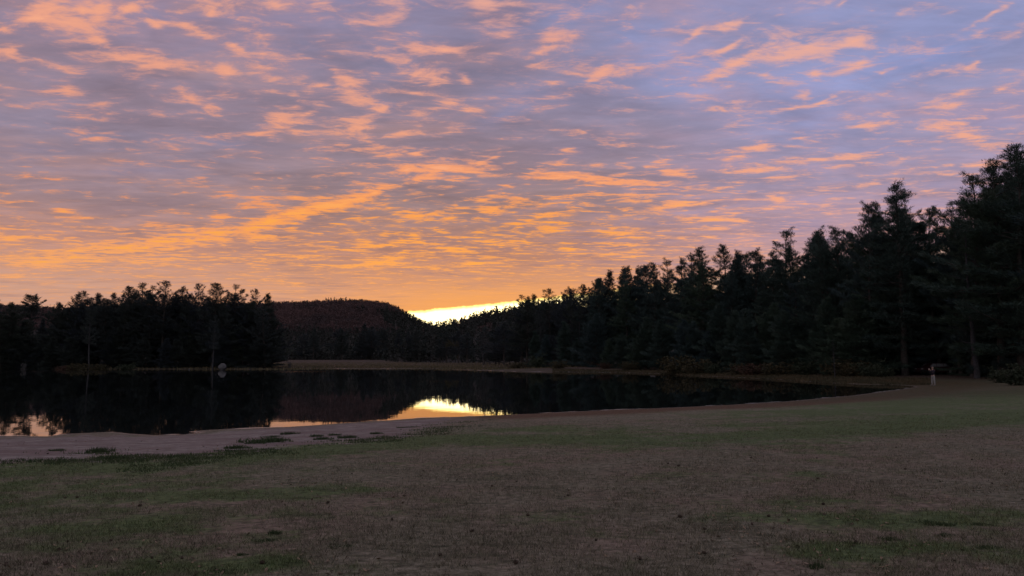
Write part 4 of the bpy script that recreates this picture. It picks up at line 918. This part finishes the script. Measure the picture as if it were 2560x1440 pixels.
# ---- two parked cars in the shade beyond the lawn
def car(px, D, L, H, W, paint, label, van=False, rz=0.0):
    x, y = atd(px, D); root = empty('parked_car', (x, y, gz(x, y)), rz); tag(root, label, 'car')
    k = L/4.5
    lower = [(-2.2,.28),(-2.25,.55),(-2.2,.80),(-1.35,.93),(1.35,.97),(2.1,.92),(2.25,.60),(2.2,.28)] if not van else [(-2.2,.32),(-2.27,.62),(-2.2,.92),(-1.55,1.06),(1.5,1.08),(2.2,1.05),(2.27,.6),(2.2,.32)]
    upper = [(-1.35,.93),(-.65,1.38),(-.2,1.45),(.8,1.45),(1.35,1.28),(1.75,.96)] if not van else [(-1.55,1.06),(-.9,1.62),(-.5,1.72),(1.7,1.72),(2.05,1.55),(2.15,1.07)]
    def slab(name, prof, w0, w1, z0, z1, mat, parent, bev=0.05):
        bm = bmesh.new(); rows = []
        for sgn in (-1, 1):
            vs = []
            for (a, b) in prof:
                t = min(max((b-z0)/(z1-z0+1e-6), 0), 1); vs.append(bm.verts.new((a*k, sgn*(w0+(w1-w0)*t), b*H/1.45 if not van else b*H/1.72)))
            rows.append(vs)
        n_ = len(prof); bm.faces.new(rows[0]); bm.faces.new(rows[1][::-1])
        for i in range(n_): bm.faces.new((rows[0][i], rows[1][i], rows[1][(i+1) % n_], rows[0][(i+1) % n_]))
        bmesh.ops.recalc_face_normals(bm, faces=bm.faces)
        if bev: bmesh.ops.bevel(bm, geom=list(bm.edges), offset=bev, segments=2, affect='EDGES', profile=0.6)
        me = bpy.data.meshes.new(name); bm.to_mesh(me); bm.free(); me.materials.append(mat)
        return link(name, me, parent)
    body = slab('body', lower, W/2, W/2, 0, 1, paint, root, 0.07)
    slab('cabin', [(a, b) for a, b in upper], W/2-0.04, W/2-0.24, .95, 1.72 if van else 1.45, paint, root, 0.05)
    # side windows stand 4 mm proud of the cabin, following its lean
    f = H/(1.72 if van else 1.45); zb, zt = (1.12, 1.58) if van else (1.0, 1.36); z0, z1 = .95, (1.72 if van else 1.45)
    spans = [(-1.30,-.35,-.78),( -.28,.62,-.28),(.70,1.45,.70)] if not van else [(-1.42,-.42,-.92),(-.34,.72,-.34),(.80,1.95,.80)]
    for sgn in (-1, 1):
        for i, (a, b, at_) in enumerate(spans):
            bt = b if i < 2 else b-(.38 if not van else .12)
            q = [(a, zb), (b, zb), (bt, zt), (at_, zt)]
            bm = bmesh.new(); vs = []
            for off in (0.012, -0.02):
                row = []
                for (xx, zz) in q:
                    t = (zz-z0)/(z1-z0); w = W/2-0.04-0.20*t+off; row.append(bm.verts.new((xx*k, sgn*w, zz*f)))
                vs.append(row)
            bm.faces.new(vs[0]); bm.faces.new(vs[1][::-1])
            for j in range(4): bm.faces.new((vs[0][j], vs[1][j], vs[1][(j+1) % 4], vs[0][(j+1) % 4]))
            bmesh.ops.recalc_face_normals(bm, faces=bm.faces)
            me = bpy.data.meshes.new('side_window'); bm.to_mesh(me); bm.free(); me.materials.append(mat_glass); link('side_window', me, root)
    for xx in (-1.38, 1.38):
        for sgn in (-1, 1):
            wh = empty('wheel', (xx*k, sgn*(W/2-0.08), 0.33)); wh.parent = root
            for nm_, rr, ww, mt in (('tyre', .33, .22, mat_rubber), ('rim', .21, .235, mat_rim)):
                bm = bmesh.new(); bmesh.ops.create_cone(bm, cap_ends=True, segments=28, radius1=rr, radius2=rr, depth=ww, matrix=Matrix.Rotation(R(90), 4, 'X'))
                bmesh.ops.bevel(bm, geom=[e for e in bm.edges if len(e.link_faces) == 2 and e.calc_face_angle(0) > 1], offset=.03, segments=2, affect='EDGES')
                me = bpy.data.meshes.new(nm_); bm.to_mesh(me); bm.free(); me.materials.append(mt); link(nm_, me, wh)
    for nm_, xx, mt in (('headlight', -2.2, mat_rim), ('tail_light', 2.2, mat_tail)):
        for sgn in (-1, 1):
            bm = bmesh.new(); bmesh.ops.create_cube(bm, size=1, matrix=Matrix.Translation((xx*k, sgn*(W/2-.27), .72*f))@Matrix.Diagonal((.14, .36, .13, 1)))
            bmesh.ops.bevel(bm, geom=list(bm.edges), offset=.03, segments=2, affect='EDGES'); me = bpy.data.meshes.new(nm_); bm.to_mesh(me); bm.free(); me.materials.append(mt); link(nm_, me, root)
    return root
def paintm(name, c):
    m = MT(name, 0.3, 0.5); m.color(m.mix(m.noise(4, 3), C(*c), C(*(v*0.8 for v in c)))); m.b.inputs['Coat Weight'].default_value = 0.4; return m.m
mat_glass = paintm('window_glass', (0.26, 0.26, 0.28)); mat_glass.node_tree.nodes['Principled BSDF'].inputs['Roughness'].default_value = 0.12  # pale base colour stands in for sky reflected by the windows
mat_rubber = simple('tyre_rubber', (0.02, 0.02, 0.02), (0.03, 0.03, 0.03)); mat_rim = simple('rim_metal', (0.2, 0.2, 0.2), (0.3, 0.3, 0.3), 0.4); mat_tail = simple('tail_lens', (0.2, 0.02, 0.02), (0.15, 0.01, 0.01), 0.3)
car(2335, 92, 4.3, 1.45, 1.75, paintm('dark_red_paint', (0.045, 0.012, 0.016)), 'low dark red car parked in the shade behind the standing person', rz=R(6))
car(2425, 94, 4.6, 1.85, 1.85, paintm('maroon_paint', (0.10, 0.035, 0.045)), 'taller maroon van-like car parked under the trees, right of the low car', van=True, rz=R(-4))

# ---- the person taking a picture at the lake
def skin_obj(name, verts, edges, radii, mat, parent, sub=2):
    me = bpy.data.meshes.new(name); me.from_pydata([tuple(v) for v in verts], edges, []); o = link(name, me, parent)
    md = o.modifiers.new('skin', 'SKIN'); md.use_smooth_shade = True
    for sv, r_ in zip(me.skin_vertices[0].data, radii): sv.radius = (r_, r_) if not isinstance(r_, tuple) else r_
    me.skin_vertices[0].data[0].use_root = True
    sb = o.modifiers.new('sub', 'SUBSURF'); sb.levels = sub; sb.render_levels = sub
    me.materials.append(mat); return o
def person(px, D):
    x, y = atd(px, D); root = empty('person', (x, y, gz(x, y)), R(8))
    tag(root, 'person in a dark jacket and light trousers holding up a phone at the cove', 'person')
    skin = simple('skin', (0.42, 0.26, 0.20), (0.38, 0.23, 0.18), 0.6, 20); jac = simple('dark_jacket', (0.022, 0.016, 0.03), (0.018, 0.014, 0.024), 0.8, 15)
    trs = simple('light_trousers', (0.30, 0.29, 0.30), (0.24, 0.23, 0.24), 0.85, 15); hairm = simple('grey_hair', (0.30, 0.24, 0.22), (0.22, 0.17, 0.16), 0.7, 30); shoe = simple('pale_shoes', (0.25, 0.24, 0.25), (0.18, 0.18, 0.18), 0.7, 15)
    # faces -x (towards the sunset); body leans a touch back
    V = [(0,0,.93),(.01,0,1.10),(.02,0,1.28),(.02,0,1.42),(.0,0,1.50),(-.02,0,1.58),(-.03,0,1.67),(-.02,0,1.72)]
    E = [(i, i+1) for i in range(7)]; Rd = [(.13,.10),(.12,.10),(.13,.11),(.11,.09),.05,(.075,.07),(.085,.075),.06]
    def chain(start, pts, rs):
        p = start
        for q, r_ in zip(pts, rs): V.append(q); Rd.append(r_); E.append((p, len(V)-1)); p = len(V)-1
        return p
    legs = []
    for s, dx_ in ((1, -.04), (-1, .07)): legs.append(chain(0, [(0,s*.10,.86),(dx_*.6-.01,s*.11,.48),(dx_,s*.11,.09)], [.085,.055,.035]))
    for s, lp in zip((1, -1), legs): chain(lp, [(V[lp][0]-.10, s*.12, .035),(V[lp][0]-.17, s*.125, .028)], [.035,.022])
    for s in (1, -1):
        w = chain(3, [(.01,s*.19,1.40),(-.16,s*.23,1.20),(-.33,s*.10,1.47)], [.048,.038,.026])
        palm = chain(w, [(-.37,s*.075,1.535)], [.030]); px_, py_, pz_ = V[palm]
        for j, (dy_, dz_, ln_) in enumerate(((0,.022,.075),(.0,.006,.082),(.0,-.010,.076),(.0,-.026,.060))):
            chain(palm, [(px_-.012, py_-s*.012, pz_+dz_+.012),(px_-.020, py_-s*(.02+ln_*.35), pz_+dz_+.018),(px_-.012, py_-s*(.02+ln_*.6), pz_+dz_+.020)], [.009,.008,.007])
        chain(palm, [(px_+.018, py_-s*.010, pz_-.005),(px_+.012, py_-s*.035, pz_+.015)], [.010,.008])
    body = skin_obj('body', V, E, Rd, skin, root)
    # face details on the head
    for nm_, loc_, sc_, mt in (('nose', (-.118,0,1.655), (.018,.012,.020), skin), ('eye', (-.105,.030,1.685), (.010,.012,.008), shoe), ('eye', (-.105,-.030,1.685), (.010,.012,.008), shoe), ('mouth', (-.100,0,1.615), (.008,.024,.005), jac), ('ear', (-.02,.082,1.66), (.018,.008,.028), skin), ('ear', (-.02,-.082,1.66), (.018,.008,.028), skin)):
        bm = bmesh.new(); bmesh.ops.create_uvsphere(bm, u_segments=12, v_segments=8, radius=1, matrix=Matrix.Translation(loc_)@Matrix.Diagonal((*sc_, 1)))
        me = bpy.data.meshes.new(nm_); bm.to_mesh(me); bm.free(); me.materials.append(mt); link(nm_, me, root)
    bm = bmesh.new(); bmesh.ops.create_uvsphere(bm, u_segments=20, v_segments=14, radius=1, matrix=Matrix.Translation((-.005,0,1.69))@Matrix.Diagonal((.105,.09,.095,1)))
    bmesh.ops.delete(bm, geom=[v for v in bm.verts if (v.co.x < -.055 and v.co.z < 1.735) or v.co.z < 1.63], context='VERTS')
    me = bpy.data.meshes.new('hair'); bm.to_mesh(me); bm.free(); me.materials.append(hairm); link('hair', me, root)
    # clothes
    skin_obj('jacket', [(.0,0,.90),(.01,0,1.10),(.02,0,1.28),(.02,0,1.42),(.0,0,1.50),(.01,.19,1.41),(-.155,.23,1.21),(-.30,.12,1.43),(.01,-.19,1.41),(-.155,-.23,1.21),(-.30,-.12,1.43)],
             [(0,1),(1,2),(2,3),(3,4),(3,5),(5,6),(6,7),(3,8),(8,9),(9,10)], [(.165,.13),(.155,.125),(.165,.135),(.14,.11),.075,.068,.056,.045,.068,.056,.045], jac, root)
    skin_obj('trousers', [(0,0,.95),(0,.10,.86),(-.035,.11,.48),(-.04,.11,.10),(0,-.10,.86),(.035,-.11,.48),(.07,-.11,.10)], [(0,1),(1,2),(2,3),(0,4),(4,5),(5,6)], [(.14,.12),.105,.08,.065,.105,.08,.065], trs, root)
    for s, xx in ((1, -.04), (-1, .07)):
        skin_obj('shoe', [(xx+.05,s*.11,.045),(xx-.06,s*.115,.045),(xx-.19,s*.125,.035)], [(0,1),(1,2)], [.042,.045,.035], shoe, root)
    # the phone, a thing of its own
    bm = bmesh.new(); bmesh.ops.create_cube(bm, size=1, matrix=Matrix.Diagonal((.009,.155,.078,1))); bmesh.ops.bevel(bm, geom=list(bm.edges), offset=.003, segments=2, affect='EDGES')
    me = bpy.data.meshes.new('phone'); bm.to_mesh(me); bm.free(); me.materials.append(simple('phone_case', (0.7, 0.68, 0.68), (0.6, 0.6, 0.6), 0.4, 5))
    ph = link('phone', me); ph.matrix_world = Matrix.Translation((x, y, gz(x, y)))@Matrix.Rotation(R(8), 4, 'Z')@Matrix.Translation((-.388, 0, 1.56))
    tag(ph, 'small pale phone held up by the person at the cove', 'phone')
person(2329, 71.0)
